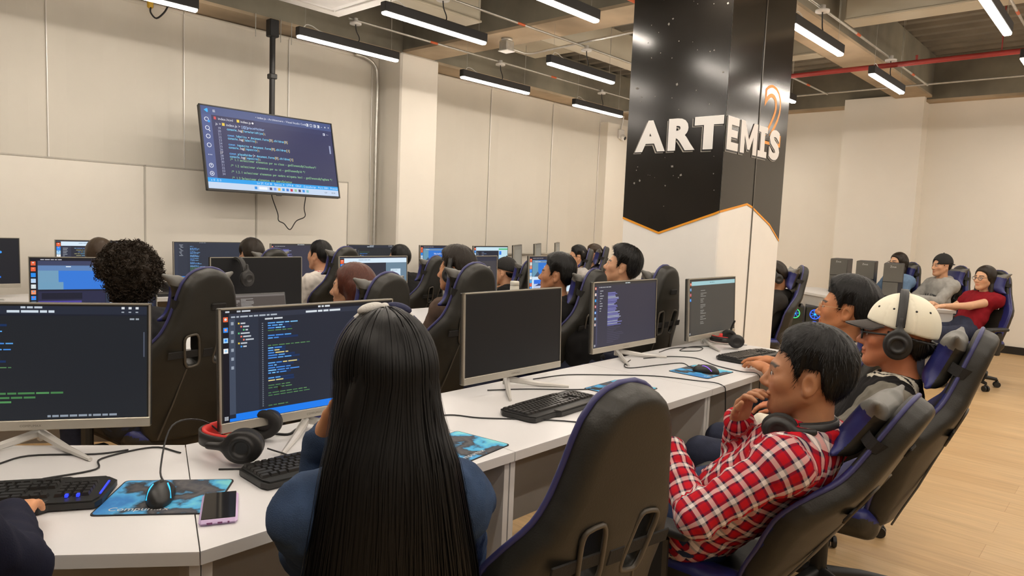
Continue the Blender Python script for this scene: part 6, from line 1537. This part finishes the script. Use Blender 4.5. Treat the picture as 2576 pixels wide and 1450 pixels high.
def mouse(x, y, rz, label, led):
    e = empty('mouse', (x, y, DZ + .003), math.radians(rz), label, 'mouse')
    s = SDF(); s.ell((0, -.006, .006), (.031, .060, .034), k=.01); s.ell((0, .035, .006), (.030, .036, .022), k=.02); s.box((0, 0, -.05), (.2, .2, .05), .001, op='s', k=.003); s.box((0, .055, .03), (.0012, .05, .03), .0005, op='s', k=.002)
    V, F = s.mesh(.0035); o = newobj('shell', mesh_np('shell', V, F), e, M_KEYB)
    def top(px, py): # height of shell
        z1 = .006 + .034 * math.sqrt(max(0, 1 - (px / .031) ** 2 - ((py + .006) / .060) ** 2)); z2 = .006 + .022 * math.sqrt(max(0, 1 - (px / .03) ** 2 - ((py - .035) / .036) ** 2)); return max(z1, z2)
    for sx in (-1, 1):
        b = MB(); b.tube([(sx * x_, y_, top(x_, y_) + .0005) for x_, y_ in ((.026, -.036), (.022, -.012), (.016, .012), (.020, .026), (.027, .040))], .0019, 6, n=4); b.build('led_strip', led, e)
    b = MB(); b.cyl((-.004, .040, .026), (.004, .040, .026), .009, seg=12); b.build('wheel', M_KEYB, e)
mouse(.665, 1.735, -38 + 12, 'black mouse with glowing blue stripes on its pad', M_GCY)
mouse(3.245, 1.60, 8, 'black mouse with violet glow near the column', M_GPUR)
# phone
e = empty('phone', (.742, 1.583, DZ), math.radians(-27), 'phone in a lilac case lying on the desk seam', 'phone')
b = MB(); b.box((0, 0, .0065), (.083, .172, .013), .006); b.build('case', mat('lilac_case', lin(206, 180, 220), .45), e)
b = MB(); b.box((0, .002, .0133), (.073, .160, .002), .001); b.build('glass', mat('phone_glass', (.012, .012, .014), .08), e)
for k, w in ((-.018, .012), (.004, .010), (.022, .004)): b = MB(); b.box((k, -.0862, .0065), (w, .001, .004)); b.build('port', mat('lilac_dark', lin(120, 60, 110), .5), e)
# headsets lying on desks
def lying_headset(x, y, z, az_to_band, label, mic=True, red=True, q=.004, sc=1.):
    a = math.radians(az_to_band); zb = Vector((math.cos(a), math.sin(a), 0)); xb = Vector((-math.sin(a), math.cos(a), 0)); yb = zb.cross(xb)
    e = empty('headset', (0, 0, 0), 0, label, 'headset', 'black and red headsets')
    e.matrix_world = Matrix(((xb.x, yb.x, zb.x, x), (xb.y, yb.y, zb.y, y), (xb.z, yb.z, zb.z, z), (0, 0, 0, 1))) @ Matrix.Scale(sc, 4)
    return headphone_parts(e, .088, red, q, .016, mic, cup=.042)
lying_headset(.985, 1.93, DZ + .064, 138, 'black headset with red inner band on the seam behind phone', sc=1.14)
lying_headset(4.13, 1.90, DZ + .055, 128, 'black and red headset beside the column monitor', q=.006)
lying_headset(2.33, 6.12, DZ + .055, 130, 'black and red headset on the back row desk', q=.009)
e = empty('headset', (0, 0, 0), 0, 'black headphones hung over the corner of the black monitor', 'headset')
e.matrix_world = Matrix(((.12, .99, .0, 2.115), (-.99, .12, 0, 4.258), (0, 0, 1, 1.058), (0, 0, 0, 1)))
headphone_parts(e, .080, False, .006, .016, cup=.044)
# cables on the front row
def cable(pts, label, r=.0026):
    b = MB(); b.tube([(p[0], p[1], (p[2] if len(p) > 2 else DZ + .003)) for p in pts], r, 6, n=6); thing_mb('cable', b, M_BLACK, label, 'cable')
cable([(.50, 2.06), (.62, 2.05), (.66, 2.13), (.80, 2.14), (.84, 2.04)], 'thin black cable behind the backlit keyboard')
cable([(.700, 1.79, DZ + .012), (.73, 1.90, DZ + .02), (.80, 2.0, DZ + .10), (.90, 2.03, DZ + .09), (.97, 2.0, DZ + .02)], 'black mouse cord arching up beside the red headset')
cable([(1.02, 1.87, DZ + .02), (1.06, 1.80), (1.02, 1.76), (.93, 1.79), (.86, 1.84)], 'headset cord curling towards the girl\'s keyboard')
cable([(1.60, 1.88), (1.72, 1.84), (1.78, 1.74), (1.90, 1.62), (2.0, 1.50), (2.02, 1.42), (2.03, 1.40, .70), (2.04, 1.395, .45)], 'black cable running off the desk edge beside the empty chair')
cable([(2.10, 2.02), (2.25, 1.93), (2.40, 1.80), (2.5, 1.74), (2.56, 1.70)], 'black cable crossing behind the switched-off monitor')
cable([(2.42, 2.04), (2.62, 2.0), (2.80, 1.86), (2.95, 1.72), (3.02, 1.55), (3.04, 1.42), (3.05, 1.40, .68), (3.06, 1.395, .4)], 'long black cable from the violet monitor to the desk edge')
cable([(3.20, 2.02), (3.05, 1.96), (3.02, 1.90), (3.22, 1.85), (3.36, 1.80), (3.30, 1.72), (3.262, 1.66, DZ + .012)], 'black mouse cord winding to the violet mouse')
cable([(3.30, 2.0), (3.48, 1.94), (3.56, 1.82), (3.46, 1.66), (3.42, 1.50), (3.42, 1.405), (3.42, 1.395, .66), (3.45, 1.39, .45)], 'black cable dropping off the desk by the plaid man')
cable([(3.55, 2.05), (3.75, 2.07), (3.92, 1.98), (3.80, 1.93), (3.70, 2.0), (3.88, 2.03), (4.02, 1.96)], 'tangled black cables at the foot of the column monitor')
cable([(.30, 2.30), (.42, 2.25), (.52, 2.28), (.66, 2.18), (.74, 2.16)], 'black cable under the left edge monitor')
cable([(1.02, 2.06), (1.08, 2.01), (1.12, 2.05), (1.16, 2.0), (1.21, 2.03)], 'black plug cable below the girl\'s monitor', .005)
# worn headset around the plaid man's neck
e = place_on(p, pH, 'headset', 'black headset resting around the plaid man\'s neck', 'headset')
e.matrix_world = e.matrix_world @ Matrix.Translation((0, .030, -.128)) @ Matrix.Rotation(math.radians(84), 4, 'X')
headphone_parts(e, .092, False, .0045, .015, cup=.036)
# ------------------------------------------------------------------ computers on and under the far desk
def tower(x, y, z, az, label, name='computer_tower'):
    e = empty(name, (x, y, z), math.radians(az + 90), label, 'computer', 'grey computer towers on the far desk')
    b = MB(); b.box((0, .20, .215), (.20, .40, .43), .006); b.build('case', M_TWR, e)
    b = MB(); b.box((0, -.004, .325), (.198, .012, .205), .003); b.build('front_panel', M_TWF, e)
    b = MB(); b.box((-.02, -.003, .14), (.155, .010, .155), .003); b.build('lower_panel', M_TWF, e)
    b = MB(); b.box((-.02, -.002, .035), (.14, .010, .05), .002); b.build('vent', M_BLACK, e)
    b = MB(); put_text(b, 'Zeus', -.035, .385, .030, lambda u, v: (u, -.0108, v)); b.build('lettering', M_PADT, e)
M_TWR = mat('tower_black', (.02, .02, .026), .5); M_TWF = mat('tower_grey', (.10, .095, .082), .5, var=.05)
tower(8.80, 2.15, DZ, 192, 'grey computer tower nearest the woman in blue'); tower(9.06, 2.52, DZ, 190, 'grey computer tower in the middle of the far desk'); tower(9.40, 2.93, DZ, 188, 'grey computer tower at the far end of the desk')
def rgb_case(x, y, az, label, leds):
    e = empty('gaming_computer', (x, y, 0), math.radians(az + 90), label, 'computer', 'lit gaming computers on the floor')
    b = MB(); b.box((0, .20, .06), (.24, .42, .12), .01); b.build('stand', M_DEDGE, e)
    b = MB(); b.box((0, .21, .355), (.21, .40, .47), .006); b.build('case', M_TWR, e)
    b = MB(); b.box((0, .004, .355), (.20, .012, .45), .003); b.build('front', mat('case_front', (.03, .033, .025), .3), e)
    for k, (zz, m) in enumerate(zip((.50, .355, .21), leds)):
        if m is None: continue
        f = empty('fan', (0, 0, 0)); f.parent = e
        b = MB(); b.M = Matrix.Translation((0, -.006, zz)) @ Matrix.Rotation(math.pi / 2, 4, 'X')
        b.tube([(.056 * math.cos(w), .056 * math.sin(w), .004) for w in np.linspace(0, 2 * math.pi, 25)], .0055, 6, cap=False); b.build('ring', m, f)
        for t in range(7):
            b = MB(); b.M = Matrix.Translation((0, -.006, zz)) @ Matrix.Rotation(math.pi / 2, 4, 'X') @ Matrix.Rotation(t * 2 * math.pi / 7, 4, 'Z'); b.box((.030, .004, .003), (.036, .013, .003)); b.build('blade', M_GDIM, f)
        b = MB(); b.M = Matrix.Translation((0, -.006, zz)) @ Matrix.Rotation(math.pi / 2, 4, 'X'); b.lathe([(.002, 0), (.012, 0), (.012, .008), (.002, .008)]); b.build('hub', M_GCY, f)
rgb_case(8.62, 3.15, 203, 'gaming computer with green lit fan behind the zebra shirt man', [M_GGRN, None, None])
rgb_case(8.74, 2.95, 201, 'gaming computer with blue lit fans behind the zebra shirt man', [M_GBL2, M_GBL2, None])
b = MB(); b.tube([(9.55, 3.45, .80), (9.5, 3.40, .70), (9.45, 3.3, .60), (9.42, 3.25, .58)], .005, 6, n=4); b.tube([(9.55, 3.45, .80), (9.70, 3.5, .82), (9.8, 3.5, .745)], .005, 6, n=4); thing_mb('cable', b, M_WHITE, 'pale cable hanging from the end of the far desk', 'cable')
